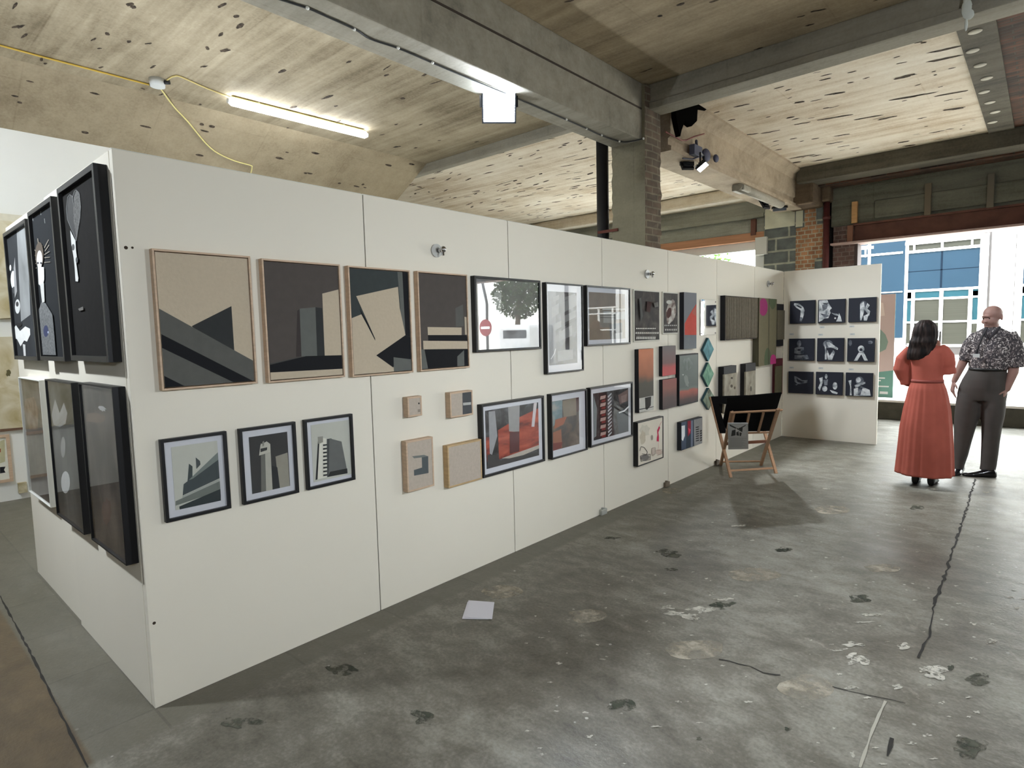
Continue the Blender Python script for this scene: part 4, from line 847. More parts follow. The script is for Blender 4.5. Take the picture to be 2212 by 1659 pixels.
# acrylic mirror with four screws
q = zq('7', 895, 448, 1072, 460, 1075, 845, 910, 850); r = rect_of(WM, q, 0.012)
t = root('mirror', WM, r, 'small frameless mirror held by four screws above the green diamonds', 'mirror', None)
mm = bpy.data.materials.new('mirror_silver'); mm.use_nodes = True; b_ = mm.node_tree.nodes['Principled BSDF']; b_.inputs['Metallic'].default_value = 1; b_.inputs['Roughness'].default_value = 0.03; b_.inputs['Base Color'].default_value = (.9, .9, .9, 1)
bm = B(); wbox(bm, WM, r[0], r[1], r[2], r[3], 0.008, 0.012, 0, 0.001); link('pane', bm, mm, t)
for h in (r[0]+0.02, r[1]-0.02):
    for z in (r[2]+0.02, r[3]-0.02):
        bm = B(); cyl(bm, WM.p(h, z, 0), WM.p(h, z, 0.017), 0.007, 10); link('screw', bm, mat((120, 110, 104), 0.4, metal=.8), t)
# chain of three diamonds
GG = 'chain of green diamond panels'
for (pts, c, lab) in (((990, 885, 1048, 1010, 990, 1155, 925, 1015), [(60, 110, 118), (96, 158, 168)], 'top teal diamond of the vertical chain of three'),
                 ((990, 1160, 1048, 1290, 1000, 1440, 922, 1295), [(70, 120, 100), (128, 176, 148)], 'middle pale green diamond of the chain of three'),
                 ((1000, 1440, 1058, 1565, 990, 1695, 925, 1562), [(70, 80, 64), (146, 164, 142)], 'bottom mottled green diamond partly behind the easel')):
    P = [WM.cast(*p, 0.03) for p in zq('7', *pts)]
    hc = (P[1][0]+P[3][0])/2; zc = (P[1][1]+P[3][1])/2; hw = (P[1][0]-P[3][0])/2; hh = (P[0][1]-P[2][1])/2-0.003
    D = [(hc, zc+hh), (hc+hw, zc), (hc, zc-hh), (hc-hw, zc)]
    t = thing('diamond_panel', WM.p(hc, zc-hh, 0), lab, 'panel', GG)
    bm = B(); a = [bm.verts.new(WM.p(*p, 0)) for p in D]; e = [bm.verts.new(WM.p(*p, 0.0295)) for p in D]
    for i in range(4): bm.faces.new((a[i], a[(i+1) % 4], e[(i+1) % 4], e[i]))
    bm.faces.new(a[::-1]); bm.faces.new(e); link('block', fix(bm), mat((30, 74, 84), 0.5), t)
    bm = B(); poly(bm, [WM.p(*p, 0.030) for p in D], flip=(1, 0, 0)); link('painted_face', bm, ramp_mat(c, scale=9, rough=0.4, seed=hc), t)
# ribbed canvas, tall green painting and the relief boxes near the far corner
sh = []
q = zq('7', 1172, 410, 1534, 427, 1530, 886, 1174, 912)
M_RIB = mat((118, 110, 94), 0.8, vary=0.2, scale=30, stretch=(1, 3, 1)); r = rect_of(WM, q, 0.06)
t = boxed(WM, q, 0.06, 'wide dark canvas with vertical cloth ribs, upper row near the far corner', (74, 68, 60), (), None, M_CANV)
R = random.Random(4)
bm = B(); h = r[0]+0.02
while h < r[1]-0.02:
    wv = R.uniform(0.014, 0.03); P = [WM.p(h+wv/2+R.uniform(-.003, .003), z, 0.060) for z in (r[2]+0.02, (r[2]+r[3])/2, r[3]-0.02)]
    tube(bm, P, wv/2, 8, caps=True); h += wv*1.15
link('ribs', bm, M_RIB, t)['kind'] = 'stuff'
sh = [((150, 42, 104), ell('7', 1600, 535, 50, 100, 0)), ((84, 96, 70), ell('7', 1705, 460, 40, 100)), ((84, 96, 70), ell('7', 1650, 1150, 40, 160)), ((170, 44, 110), ell('7', 1712, 1140, 36, 75)), ((70, 66, 50), zq('7', 1662, 440, 1668, 440, 1662, 1190, 1655, 1190)), ((122, 114, 90), zq('7', 1545, 440, 1562, 440, 1558, 1195, 1545, 1195))]
boxed(WM, zq('7', 1555, 428, 1755, 450, 1740, 1172, 1547, 1198), 0.08, 'tall olive green painting with magenta ovals, near the far corner', (112, 106, 82), sh, None, mat((80, 76, 56), 0.7), edge=0.0)
M_LIGHTB = ramp_mat([(120, 112, 98), (156, 150, 134)], scale=6, seed=14)
def relief(q, q2, th, label, fm, pm, marks=()):
    r = rect_of(WM, q, th); t = root('relief_box', WM, r, label, 'artwork', None)
    bm = B(); wbox(bm, WM, r[0], r[1], r[2], r[3], 0, th, 0, 0.002); link('box', bm, fm, t)
    r2 = rect_of(WM, q2, th+0.02); art(t, 'front_panel', WM, r2, th+0.02, pm, marks, 0.02)
relief(zq('7', 1157, 1203, 1298, 1190, 1298, 1690, 1160, 1720), zq('7', 1162, 1285, 1304, 1278, 1302, 1700, 1165, 1720), 0.07, 'left black relief box with a grey printed panel, behind the easel top', M_CANV, M_LIGHTB, [((70, 62, 54), ell('7', 1248, 1330, 12, 12)), ((80, 72, 60), ell('7', 1245, 1420, 14, 18)), ((80, 72, 60), ell('7', 1280, 1440, 10, 16))])
relief(zq('7', 1402, 1170, 1515, 1160, 1512, 1670, 1402, 1690), zq('7', 1408, 1258, 1515, 1248, 1508, 1670, 1400, 1690), 0.07, 'second black relief box with a pale grey panel, left of the bare wall gap', mat((36, 34, 36), 0.7), M_LIGHTB, [((84, 80, 70), ell('7', 1462, 1450, 10, 30))])
relief(zq('7', 1757, 500, 1832, 502, 1825, 968, 1745, 978), zq('7', 1762, 562, 1840, 580, 1838, 895, 1758, 905), 0.05, 'narrow dark relief box with olive panel, highest in the far corner', M_CANV, mat((104, 98, 80), 0.8, vary=0.1))
relief(zq('7', 1745, 1118, 1820, 1108, 1815, 1510, 1738, 1522), zq('7', 1745, 1200, 1812, 1192, 1808, 1512, 1745, 1525), 0.05, 'narrow red sided relief box with olive panel, lowest in the far corner', mat((92, 28, 40), 0.7), mat((98, 94, 70), 0.8, vary=0.1))

# ---------------------------------------------------------------- nine black canvases on the end panel
NAVY = mat((22, 26, 40), 0.7, vary=0.1, scale=6); NG = 'nine black canvases on the end panel'
WT = ramp_mat([(110, 116, 122), (190, 194, 196), (220, 222, 222)], scale=16, seed=20); WT2 = ramp_mat([(50, 56, 66), (100, 104, 112), (130, 134, 140)], scale=14, seed=21)
def E_(*a, **k): return ell('R', *a, **k)
nine = [
 (zq('R', 220, 435, 435, 425, 435, 622, 222, 627), 'top left black canvas, pale looped forearm', [(WT, zq('R', 258, 452, 300, 455, 335, 485, 347, 515, 342, 530, 315, 515, 275, 490, 255, 468)), (NAVY, E_(300, 482, 26, 6, 0.5)), (WT, zq('R', 315, 505, 345, 510, 342, 545, 330, 585, 308, 580, 312, 540)), (WT2, zq('R', 308, 570, 330, 575, 322, 610, 305, 605))]),
 (zq('R', 461, 422, 692, 418, 690, 615, 460, 625), 'top middle black canvas, face in profile blowing over fingertips', [(WT, zq('R', 470, 430, 540, 426, 555, 460, 578, 495, 562, 512, 568, 535, 560, 550, 548, 580, 515, 582, 495, 600, 468, 612)), (WT2, zq('R', 495, 470, 530, 455, 545, 470, 535, 500, 500, 520)), ((40, 42, 50), zq('R', 500, 450, 548, 455, 540, 462, 510, 460)), (WT2, zq('R', 480, 540, 530, 545, 560, 560, 520, 578)), (WT, zq('R', 575, 535, 625, 542, 640, 560, 600, 552)), (WT, zq('R', 640, 535, 655, 570, 664, 608, 615, 608, 630, 575)), ((230, 232, 232), E_(607, 580, 8, 7))]),
 (zq('R', 720, 408, 955, 402, 955, 612, 718, 612), 'top right black canvas, raised hands before a face', [(WT2, E_(850, 470, 32, 38)), (WT, zq('R', 818, 460, 850, 440, 860, 500, 830, 600, 818, 600)), (WT, zq('R', 850, 500, 895, 560, 905, 520, 880, 500, 900, 470, 880, 450, 865, 490)), (WT, zq('R', 848, 560, 895, 540, 875, 602, 850, 600))]),
 (zq('R', 214, 757, 430, 750, 425, 940, 213, 940), 'middle left black canvas, dim seated figure with folded arms', [(WT2, E_(300, 795, 18, 28)), (WT2, zq('R', 262, 835, 290, 822, 340, 828, 342, 880, 300, 888, 258, 878)), (NAVY, E_(300, 850, 16, 8)), (WT2, zq('R', 262, 895, 370, 892, 385, 925, 330, 935, 258, 925))]),
 (zq('R', 452, 750, 680, 748, 678, 945, 452, 950), 'centre black canvas, hands gripping a bowed head', [(WT2, E_(545, 800, 42, 34)), (WT, zq('R', 515, 790, 530, 830, 535, 930, 518, 932, 520, 850)), (WT, zq('R', 530, 780, 560, 785, 632, 835, 628, 850, 590, 835, 550, 825)), (WT, zq('R', 540, 850, 560, 900, 590, 850, 605, 870, 580, 935, 545, 935, 535, 880))]),
 (zq('R', 711, 752, 942, 748, 940, 953, 707, 948), 'middle right black canvas, clasped hands raised in a peak', [(WT, E_(827, 842, 28, 30)), (NAVY, E_(826, 848, 12, 13)), (WT, zq('R', 808, 870, 832, 880, 795, 942, 765, 942)), (WT, zq('R', 825, 878, 848, 866, 885, 940, 855, 942)), (WT2, E_(735, 790, 14, 26)), (WT2, E_(905, 785, 22, 14))]),
 (zq('R', 208, 1035, 418, 1035, 415, 1222, 208, 1218), 'bottom left black canvas, small pale ring of joined hands', [(WT2, zq('R', 258, 1072, 275, 1075, 330, 1108, 372, 1105, 368, 1128, 320, 1142, 285, 1138, 262, 1120)), (NAVY, zq('R', 276, 1092, 330, 1118, 355, 1115, 320, 1130, 285, 1122)), (WT2, zq('R', 265, 1145, 290, 1140, 280, 1150))]),
 (zq('R', 441, 1038, 670, 1040, 668, 1235, 440, 1228), 'bottom middle black canvas, dark haired figure with lifted hands', [(WT, E_(530, 1075, 11, 20)), (WT2, zq('R', 505, 1105, 545, 1100, 540, 1150, 515, 1150)), (WT, zq('R', 470, 1090, 500, 1080, 500, 1130, 475, 1200, 462, 1170, 480, 1130)), (WT, E_(518, 1180, 22, 24)), (WT, E_(605, 1155, 20, 32)), (WT, zq('R', 560, 1190, 600, 1200, 630, 1215, 620, 1226, 580, 1215))]),
 (zq('R', 695, 1045, 928, 1045, 922, 1248, 693, 1240), 'bottom right black canvas, figure resting chin on crossed hands', [(WT2, E_(815, 1110, 36, 34)), (WT, E_(805, 1105, 20, 22)), (WT, zq('R', 770, 1150, 860, 1120, 865, 1135, 780, 1172)), (WT, zq('R', 765, 1180, 830, 1160, 900, 1190, 908, 1238, 765, 1240)), (WT2, zq('R', 800, 1160, 840, 1170, 820, 1235, 800, 1235)), (WT, zq('R', 718, 1112, 745, 1105, 742, 1150, 748, 1235, 732, 1235, 735, 1160))]),
]
for quad, lab, shp in nine:
    boxed(WR, quad, 0.035, lab, NAVY, shp, NG, M_CANV)
GLB = 'name cards under the black canvases'
for i, (x, y) in enumerate(((495, 657), (748, 650), (236, 716), (482, 720), (752, 716), (236, 1000), (484, 1005), (742, 1015))):
    c = WR.cast(*zp('R', x, y), 0.002)
    rw = ['top middle', 'top right', 'middle left', 'centre', 'middle right', 'bottom left', 'bottom middle', 'bottom right'][i]
    bm = B(); wbox(bm, WR, c[0]-0.03, c[0]+0.03, c[1]-0.013, c[1]+0.013, 0, 0.0015, 0)
    for k in range(2): wbox(bm, WR, c[0]-0.018, c[0]+0.014-k*.01, c[1]+0.004-k*0.008, c[1]+0.006-k*0.008, 0.0015, 0.0019, 1)
    o = link('name_card', bm, [mat((196, 198, 194), 0.7), mat((120, 120, 118), 0.7)]); tag(o, ('tiny pale card just under the %s black canvas' if i < 2 else 'tiny pale card just above the %s black canvas') % rw, 'card', GLB)

# ---------------------------------------------------------------- pictures round the near corner
GUP = 'upper row of black framed portraits'
PB = mat((34, 33, 32), 0.9, spec=0.1, vary=0.1, scale=30)
CH = (200, 202, 200); CG = (120, 122, 122)
sh = [((70, 70, 70), zq('1', 600, 475, 625, 490, 640, 600, 630, 700, 650, 860, 615, 780, 580, 700, 570, 600, 575, 510)), (ramp_mat([(60, 60, 60), (120, 120, 118)], scale=120, seed=30), zq('1', 655, 435, 680, 460, 693, 560, 685, 680, 665, 800, 655, 870, 630, 700, 625, 560, 635, 460))]
sh += SL('1', CG, 4, 655, 870, 610, 770, 578, 690, 570, 600, 580, 500, 600, 475, 620, 490, 632, 560) + SL('1', CG, 4, 625, 500, 640, 450, 655, 436, 680, 460, 694, 580, 685, 680, 665, 810, 655, 870)
sh += [((214, 215, 212), zq('1', 610, 780, 655, 870, 660, 950, 668, 1020, 660, 1050, 680, 1190, 676, 1218, 655, 1215, 648, 1100, 640, 1020, 620, 900)), ((90, 90, 90), ell('1', 636, 925, 12, 28)), ((70, 72, 74), ell('1', 668, 1035, 10, 26)), ((110, 108, 104), zq('1', 680, 1450, 720, 1430, 725, 1460, 690, 1468))]
matted(WL, [zp('1', 487, 430), zp('1', 802, 185), zp('2', 915, 320), zp('2', 600, 318)], 0.05, 0.026, None, 'nearest black framed portrait, pale face split under a heart outline', PB, sh, GUP, glass=False, name='framed_portrait')
sh = SL('1', CG, 5, 345, 600, 350, 650) + SL('1', CG, 5, 380, 680, 384, 720) + SL('1', CG, 5, 278, 660, 284, 700) + SL('1', CG, 5, 262, 770, 268, 810)
for (a, b_) in (((270, 920), (310, 960)), ((272, 970), (308, 1000)), ((275, 1010), (308, 1030)), ((282, 1060), (312, 1065)), ((285, 1115), (318, 1100)), ((420, 860), (385, 930)), ((425, 905), (388, 960)), ((432, 1010), (385, 1015)), ((436, 1050), (385, 1055)), ((430, 960), (386, 990)), ((330, 850), (335, 890))): sh += SL('1', (140, 132, 120), 6, *a, *b_)
sh += [((84, 74, 64), ell('1', 345, 990, 36, 110)), ((206, 206, 202), ell('1', 347, 1030, 24, 78)), ((206, 206, 202), zq('1', 332, 1090, 385, 1095, 388, 1200, 370, 1270, 340, 1240)), ((188, 188, 184), zq('1', 352, 1240, 385, 1230, 392, 1390, 370, 1400)), ((60, 60, 62), ell('1', 335, 1060, 8, 10)), ((60, 60, 62), ell('1', 362, 1060, 8, 10)), (ramp_mat([(78, 80, 82), (120, 122, 122)], scale=80, seed=31), [zp('1', 365, 1395), zp('1', 400, 1400), zp('1', 460, 1500), zp('1', 475, 1659), zp('2', 490, 265), zp('2', 365, 262), zp('2', 335, 100), zp('1', 330, 1500)]), ((52, 58, 88), ell('2', 405, 60, 22, 50)), ((160, 170, 190), ell('2', 424, 70, 6, 10))]
matted(WL, [zp('1', 235, 640), zp('1', 430, 470), zp('2', 550, 318), zp('2', 340, 310)], 0.05, 0.024, None, 'middle black framed portrait, crowned pale figure with radiating spikes', mat((38, 40, 42), 0.9, spec=0.1), sh, GUP, glass=False, name='framed_portrait')
sh = [(mat((128, 130, 130), 0.8, vary=0.3, scale=4), zq('1', 140, 740, 230, 700, 260, 1500, 180, 1560)), ((214, 215, 212), ell('1', 112, 1200, 20, 75)), ((70, 72, 74), ell('1', 118, 1290, 10, 30)), ((214, 215, 212), ell('1', 90, 1100, 8, 26)), ((206, 207, 205), ell('1', 152, 1430, 22, 62)), ((60, 60, 62), ell('1', 150, 1410, 12, 22)), ((150, 150, 150), zq('1', 130, 1010, 150, 1300, 130, 1360, 120, 1100)),
      ((220, 221, 218), [zp('1', 105, 1640), zp('1', 140, 1590), zp('1', 175, 1640), zp('1', 220, 1600), zp('1', 260, 1620), zp('2', 262, 90), zp('2', 235, 150), zp('2', 210, 140), zp('2', 180, 190), zp('2', 150, 130), zp('2', 110, 110)]), ((200, 200, 198), zq('2', 198, 170, 220, 175, 225, 275, 208, 272)), ((30, 30, 32), [zp('1', 145, 1580), zp('1', 190, 1570), zp('2', 190, 10), zp('2', 160, 30)])]
matted(WL2, [zp('1', 22, 800), zp('1', 220, 683), zp('2', 310, 310), zp('2', 122, 303)], 0.05, 0.024, None, 'farthest black framed portrait, white masks above a ruffled collar', mat((54, 56, 58), 0.9, spec=0.1, vary=0.2, scale=4), sh, GUP, glass=False, name='framed_portrait')
GLO = 'lower row of tall glazed pictures'
SMK = ramp_mat([(40, 36, 36), (62, 58, 56), (92, 84, 78)], scale=5, stretch=(1, 1, 0.6), seed=33); SMK2 = ramp_mat([(36, 40, 40), (58, 60, 60), (86, 86, 84)], scale=5, stretch=(1, 1, 0.5), seed=35)
sh = [((112, 96, 84), ell('2', 815, 800, 90, 40, wob=.2)), ((176, 176, 176), ell('2', 870, 720, 34, 20, 0.4, wob=.3)), ((96, 80, 72), ell('3', 910, 180, 40, 110, wob=.15))]
matted(WL, [zp('2', 665, 508), zp('2', 955, 530), zp('3', 1075, 648), zp('3', 780, 412)], 0.05, 0.008, None, 'nearest tall black edged glazed picture in the lower row', SMK, sh, GLO, name='glazed_picture')
sh = [((150, 150, 148), zq('2', 440, 780, 470, 640, 490, 700, 510, 760, 545, 670, 575, 760, 560, 850, 510, 880, 460, 860)), ((196, 198, 196), ell('2', 560, 1350, 38, 95)), ((140, 140, 136), ell('2', 540, 1050, 20, 90))]
matted(WL, [zp('2', 388, 475), zp('2', 615, 500), zp('3', 705, 370), zp('3', 475, 195)], 0.05, 0.008, None, 'middle black edged glazed picture with pale flame shapes, lower row', SMK2, sh, GLO, name='glazed_picture')
sh = [(ramp_mat([(96, 70, 58), (150, 132, 116)], scale=10, seed=36), zq('2', 215, 640, 290, 620, 330, 740, 320, 900, 250, 900, 210, 740))]
matted(WL2, [zp('2', 160, 460), zp('2', 338, 475), zp('2', 420, 1545), zp('2', 240, 1440)], 0.05, 0.006, None, 'farthest glazed picture with pale edges, brownish print, lower row', SMK, sh, GLO, fm=mat((214, 214, 206), 0.7), name='glazed_picture')

# ---------------------------------------------------------------- works on the far left white wall
OCH = ramp_mat([(168, 152, 108), (196, 184, 150), (214, 206, 182)], scale=2.5, stretch=(1, 1, 1), dist=1.5, rough=0.8, seed=40, lo=0.3, hi=0.6)
def wallwork(name, h0, h1, z0, z1, th, base, shapes, label, cat, fm=None, wf=0):
    t = root(name, WW, (h0, h1, z0, z1), label, cat, None)
    if wf:
        bm = B(); frame(bm, WW, h0, h1, z0, z1, 0, th, wf); link('frame', bm, fm, t); art(t, 'sheet', WW, (h0+wf, h1-wf, z0+wf, z1-wf), th-0.01, base, shapes, th-0.011)
    else: art(t, 'sheet', WW, (h0, h1, z0, z1), th, base, shapes, th)
    return t
c1 = on(18, 690, 0, -5.15); c2 = on(54, 466, 0, -5.15)
wallwork('wall_hanging', -1.0, c2.y, c1.z, c2.z, 0.03, OCH, [((210, 204, 184), [(0, 455), (60, 462), (60, 480), (0, 476)]), ((120, 110, 84), [(0, 688), (60, 684), (60, 692), (0, 692)])], 'upper ochre stained cloth painting on the far left wall', 'painting')
c1 = on(20, 931, 0, -5.15); c2 = on(45, 727, 0, -5.15)
wallwork('wall_hanging', -1.0, c2.y+0.05, c1.z, c2.z, 0.03, OCH, [((96, 90, 60), ell('L', 45, 920, 12, 18, wob=.3)), ((110, 84, 66), [(0, 927), (60, 922), (60, 930), (0, 935)])], 'lower ochre stained cloth painting on the far left wall', 'painting')  # brown strip along the bottom edge paints its shadow line
c1 = on(13, 1042, 0, -5.15); c2 = on(20, 938, 0, -5.15); c3 = on(26, 1000, 0, -5.15)
wallwork('framed_picture', -0.7, c3.y, c1.z, c2.z, 0.03, (226, 224, 210), [((30, 30, 34), zq('L', 0, 1430, 30, 1428, 22, 1445, 30, 1460, 0, 1465)), ((190, 186, 150), zq('L', 0, 1290, 25, 1280, 28, 1400, 0, 1410)), ((150, 60, 40), zq('L', -4, 1330, 4, 1330, 4, 1350, -4, 1350))], 'tan framed pale picture at the left edge, low on the far wall', 'picture', M_TAN, 0.03)
c1 = on(*zp('L', 105, 1575), 0, -5.12); c2 = on(*zp('L', 146, 1513), 0, -5.12)
wallwork('small_canvas', c1.y, c2.y, c1.z, c2.z, 0.05, ramp_mat([(150, 136, 100), (206, 198, 170)], scale=8, seed=42), (), 'small beige canvas low on the far left wall', 'canvas')

# ================================================================ LAMPS AND CABLES
M_TUBE = mat((244, 250, 255), 0.4, emit=14); M_YEL = mat((206, 172, 66), 0.5); M_WPL = mat((206, 208, 206), 0.5)
M_KIT = mat((16, 17, 22), 0.5); M_LED = mat((226, 240, 255), 0.4, emit=60); M_LED2 = mat((240, 246, 255), 0.4, emit=20)
def tube_lamp(a, b, label, rad=0.045, group=None, em=None):
    a, b = Vector(a), Vector(b); t = thing('tube_light', (a+b)/2+Vector((0, 0, rad)), label, 'light', group)
    bm = B(); tube(bm, [a, b], rad, 14); link('diffuser', bm, em or M_TUBE, t)
    bm = B(); bar(bm, a+Vector((0, 0, rad*0.9)), b+Vector((0, 0, rad*0.9)), rad*1.1, rad*0.35); link('housing', fix(bm), mat((196, 190, 120), 0.5), t)
    bm = B(); d = (b-a).normalized()
    for e, s in ((a, -1), (b, 1)): cyl(bm, e+d*s*rad*0.7, e+d*s*rad*0.95, rad*0.6, 12)
    for f in (0.18, 0.82): m = a.lerp(b, f); box(bm, m+Vector((-0.012, -0.012, rad)), (m.x+0.012, m.y+0.012, max(m.z+rad+0.01, CEIL-0.001)))
    link('end_cap', fix(bm), M_WPL, t)
    return t
ta, tb = on(500, 219, 2, 4.235), on(788, 291, 2, 4.235)
tube_lamp(ta, tb, 'glowing white tube light under the left ceiling, fed by the yellow cable')
tube_lamp((-3.3, -2.6, 4.235), (-3.3, -0.9, 4.235), 'tube light outside the picture above the left side panels')
tube_lamp((4.6, -3.2, 4.235), (4.6, -1.5, 4.235), 'unseen tube light added behind the viewpoint to light the long wall')  # unseen tube, added to brighten the long wall
tube_lamp((6.2, 3.4, 4.235), (6.2, 5.1, 4.235), 'unseen tube light added in the right bay for extra light')  # another unseen tube, added as fill from the right
bx = on(946, 159, 0, -0.90), on(1034, 195, 0, -0.90)
tube_lamp(bx[0]+Vector((0, 0, .0)), bx[1], 'thin lit tube peeping out behind the main beam beside the dazzling floodlight', 0.022)
bx = on(1432, 334, 0, -0.93), on(1480, 357, 0, -0.93)
tube_lamp(bx[0], bx[1], 'lit tube just right of the column under the moulded beam', 0.026)
def cable(name, pts, r, m, label, cat='cable', par=None):
    bm = B(); tube(bm, pts, r, 6); o = link(name, bm, m, par)
    if label: tag(o, label, cat)
    return o
def sm(P, k=5):
    out = []
    for i in range(len(P)-1):
        p0, p1, p2, p3 = P[max(0, i-1)], P[i], P[i+1], P[min(len(P)-1, i+2)]
        for j in range(k):
            t = j/k; out.append(0.5*((2*p1)+(p2-p0)*t+(2*p0-5*p1+4*p2-p3)*t*t+(3*p1-p0-3*p2+p3)*t**3))
    return out+[P[-1]]
zc = CEIL-0.012
def cpt(x, y):
    q = on(x, y, 2, zc); return q if q.x > -4.4 else onp(x, y, (-5.18, 0, 3.845), Vector((0.439, 0, -0.78)).normalized())
def cc(*px): return sm([cpt(x, y) for x, y in px])
cable('power_cable', cc((-60, 83), (0, 98), (100, 125), (200, 151), (322, 183)), 0.009, M_YEL, 'yellow cable running in from the left edge to the round white junction box')
cable('power_cable', cc((356, 177), (368, 168), (376, 165), (390, 166), (440, 188), (498, 211)), 0.008, mat((214, 196, 130), 0.5), 'short pale yellow cable from the junction box to the tube light')
cable('power_cable', cc((348, 193), (375, 230), (405, 262), (455, 320), (500, 345), (540, 357), (544, 362), (542, 373)), 0.008, mat((220, 208, 140), 0.5), 'pale yellow cable sagging from the junction box down towards the panel tops')
jb = on(340, 180, 2, CEIL-0.04)
t = thing('junction_box', (jb.x, jb.y, CEIL), 'round white junction box on the left ceiling where yellow cables meet', 'electrical box')
bm = B(); cyl(bm, (jb.x, jb.y, CEIL), (jb.x, jb.y, CEIL-0.075), 0.075, 24, r2=0.068); link('cover', fix(bm), M_WPL, t)
for (x, y) in ((326, 184), (354, 178), (347, 192)):
    q = on(x, y, 2, CEIL-0.03); d = (q-Vector((jb.x, jb.y, CEIL-0.03))).normalized(); bm = B(); cyl(bm, Vector((jb.x, jb.y, CEIL-0.03))+d*0.06, Vector((jb.x, jb.y, CEIL-0.03))+d*0.12, 0.02, 10); link('gland', fix(bm), M_KIT, t)
# wire with white clips along the soffit of the main beam
zs = SOF-0.008; pp = [on(x, y, 2, zs) for x, y in ((590, -6), (665, 18), (700, 33), (768, 64), (800, 84), (862, 105), (937, 137), (1010, 168), (1120, 214), (1224, 259), (1267, 278), (1300, 293), (1340, 306), (1365, 305), (1392, 299))]
t = cable('beam_wire', sm(pp), 0.007, mat((40, 40, 40), 0.6), 'dark wire clipped along the underside of the main beam', 'cable')
bm = B()
for x, y in ((664, 17), (765, 63), (860, 103), (934, 135), (1224, 258), (1267, 278), (1300, 292), (1338, 305), (1390, 299)): q = on(x, y, 2, zs); ball(bm, q, (0.011, 0.014, 0.012), 0, 8)
o = link('cable_clip', bm, mat((214, 214, 208), 0.5), None); o.parent = t; o['kind'] = 'stuff'
def flood(c, aim, w, h, label, lit=None, power=0, group=None, bracket=(0, 0, 1), top=SOF):
    """floodlight: dark finned body, glass face, stirrup bracket up to the beam"""
    c = Vector(c); d = Vector(aim).normalized(); s = d.cross(Vector((0, 0, 1))).normalized(); u = s.cross(d).normalized()
    t = thing('floodlight', c, label, 'light', group)
    def hb(bm, w_, h_, d0, d1, mi=0):
        v = [bm.verts.new(c+s*(i*w_/2)+u*(j*h_/2)+d*k) for k in (d0, d1) for i, j in ((-1, -1), (1, -1), (1, 1), (-1, 1))]
        for f in ((3, 2, 1, 0), (4, 5, 6, 7), (0, 1, 5, 4), (1, 2, 6, 5), (2, 3, 7, 6), (3, 0, 4, 7)): bm.faces.new([v[i] for i in f]).material_index = mi
    bm = B(); hb(bm, w, h, -0.03, 0.0)
    for k in range(5): hb(bm, w*0.8*(1-0.0*k), h*0.06, -0.055, -0.03) if k == 0 else None
    for k in range(-2, 3):
        cc_ = c+u*(k*h*0.18); bar(bm, cc_-s*w*0.4-d*0.045, cc_+s*w*0.4-d*0.045, 0.03, h*0.05)
    link('housing', fix(bm), M_KIT, t)
    bm = B(); hb(bm, w*0.9, h*0.88, 0.0005, 0.004); link('lens', fix(bm), lit or mat((60, 64, 72), 0.2), t)
    bm = B(); tp = Vector((c.x, c.y, top))
    for e in (-1, 1): bar(bm, c+s*e*(w/2+0.008)-d*0.015, tp+s*e*(w/2+0.008)-d*0.015, 0.006, 0.02)
    bar(bm, tp-s*(w/2+0.008)-d*0.015-Vector((0, 0, .004)), tp+s*(w/2+0.008)-d*0.015-Vector((0, 0, .004)), 0.02, 0.006); link('bracket', fix(bm), M_KIT, t)
    if power:
        l = bpy.data.lights.new('flood_beam', 'AREA'); l.shape = 'RECTANGLE'; l.size = w*0.8; l.size_y = h*0.8; l.energy = power; l.color = (0.86, 0.93, 1.0); l.spread = 1.9
        o = bpy.data.objects.new('flood_beam', l); COL.objects.link(o); o.parent = t; o.location = d*0.012; o.rotation_euler = d.to_track_quat('-Z', 'Y').to_euler()
    return t
cf = on(1078, 232, 0, -0.72)
flood(cf, (0.60, -0.60, -0.42), 0.30, 0.26, 'dazzling floodlight hung under the main beam', M_LED, 30)
cf2 = on(1518, 361, 0, -0.30)
flood(cf2, (0.55, 0.1, -0.8), 0.16, 0.14, 'lit floodlight on the moulded beam right of the column', M_LED2, 32, top=SOF+0.05)
flood(on(1483, 360, 0, -0.50), (-0.55, 0.5, -0.55), 0.15, 0.13, 'dark floodlight turned away, left of the lit one by the column')
flood(on(1649, 441, 0, -0.62), (-0.8, 0.2, -0.5), 0.17, 0.20, 'black floodlight hanging near the far end of the moulded beam')
flood(on(1684, 452, 0, -0.60), (0.1, -0.3, -1), 0.22, 0.12, 'small black floodlight above the padstone of the brick pier')
M_WARM = (1.0, 0.95, 0.86)
for (c_, a_, p_, lb, tp) in (((3.9, -1.6, 2.2), (-0.9, 0.35, -0.28), 10, 'unseen floodlight on a stand, added nearest the viewpoint to light the long wall', 0.01),  # all floodlights in this loop are unseen, added to brighten walls and people
                 ((3.9, 2.0, 2.2), (-0.9, 0.1, -0.32), 16, 'unseen floodlight on a stand, added to light the middle of the long wall', 0.01),
                 ((4.3, 3.6, 3.4), (-0.42, 0.8, -0.46), 16, 'unseen floodlight added to light the two people and the end panel', CEIL-0.03),
                 ((-1.7, -1.9, 4.05), (0.15, 0.9, -0.85), 42, 'unseen floodlight added for the side panels, angled by the frame shadows', CEIL-0.03),
                 ((-2.9, -1.6, 3.9), (-0.9, 0.4, -0.55), 16, 'unseen floodlight added to light the far left wall', CEIL-0.03)):
    flood(c_, a_, 0.3, 0.22, lb, M_LED2, p_, top=tp)
flood((-2.6, 0.9, 0.45), (0.0, 0.25, 1), 0.3, 0.24, 'unseen upturned floodlight added behind the side panels to light the ceiling', M_LED2, 34, top=0.02)  # hidden uplight, added to brighten the left ceiling
t = thing('beam_switch_box', on(1500, 330, 0, -0.39), 'bluish junction box and conduit clutter on the flank of the moulded beam', 'electrical box')
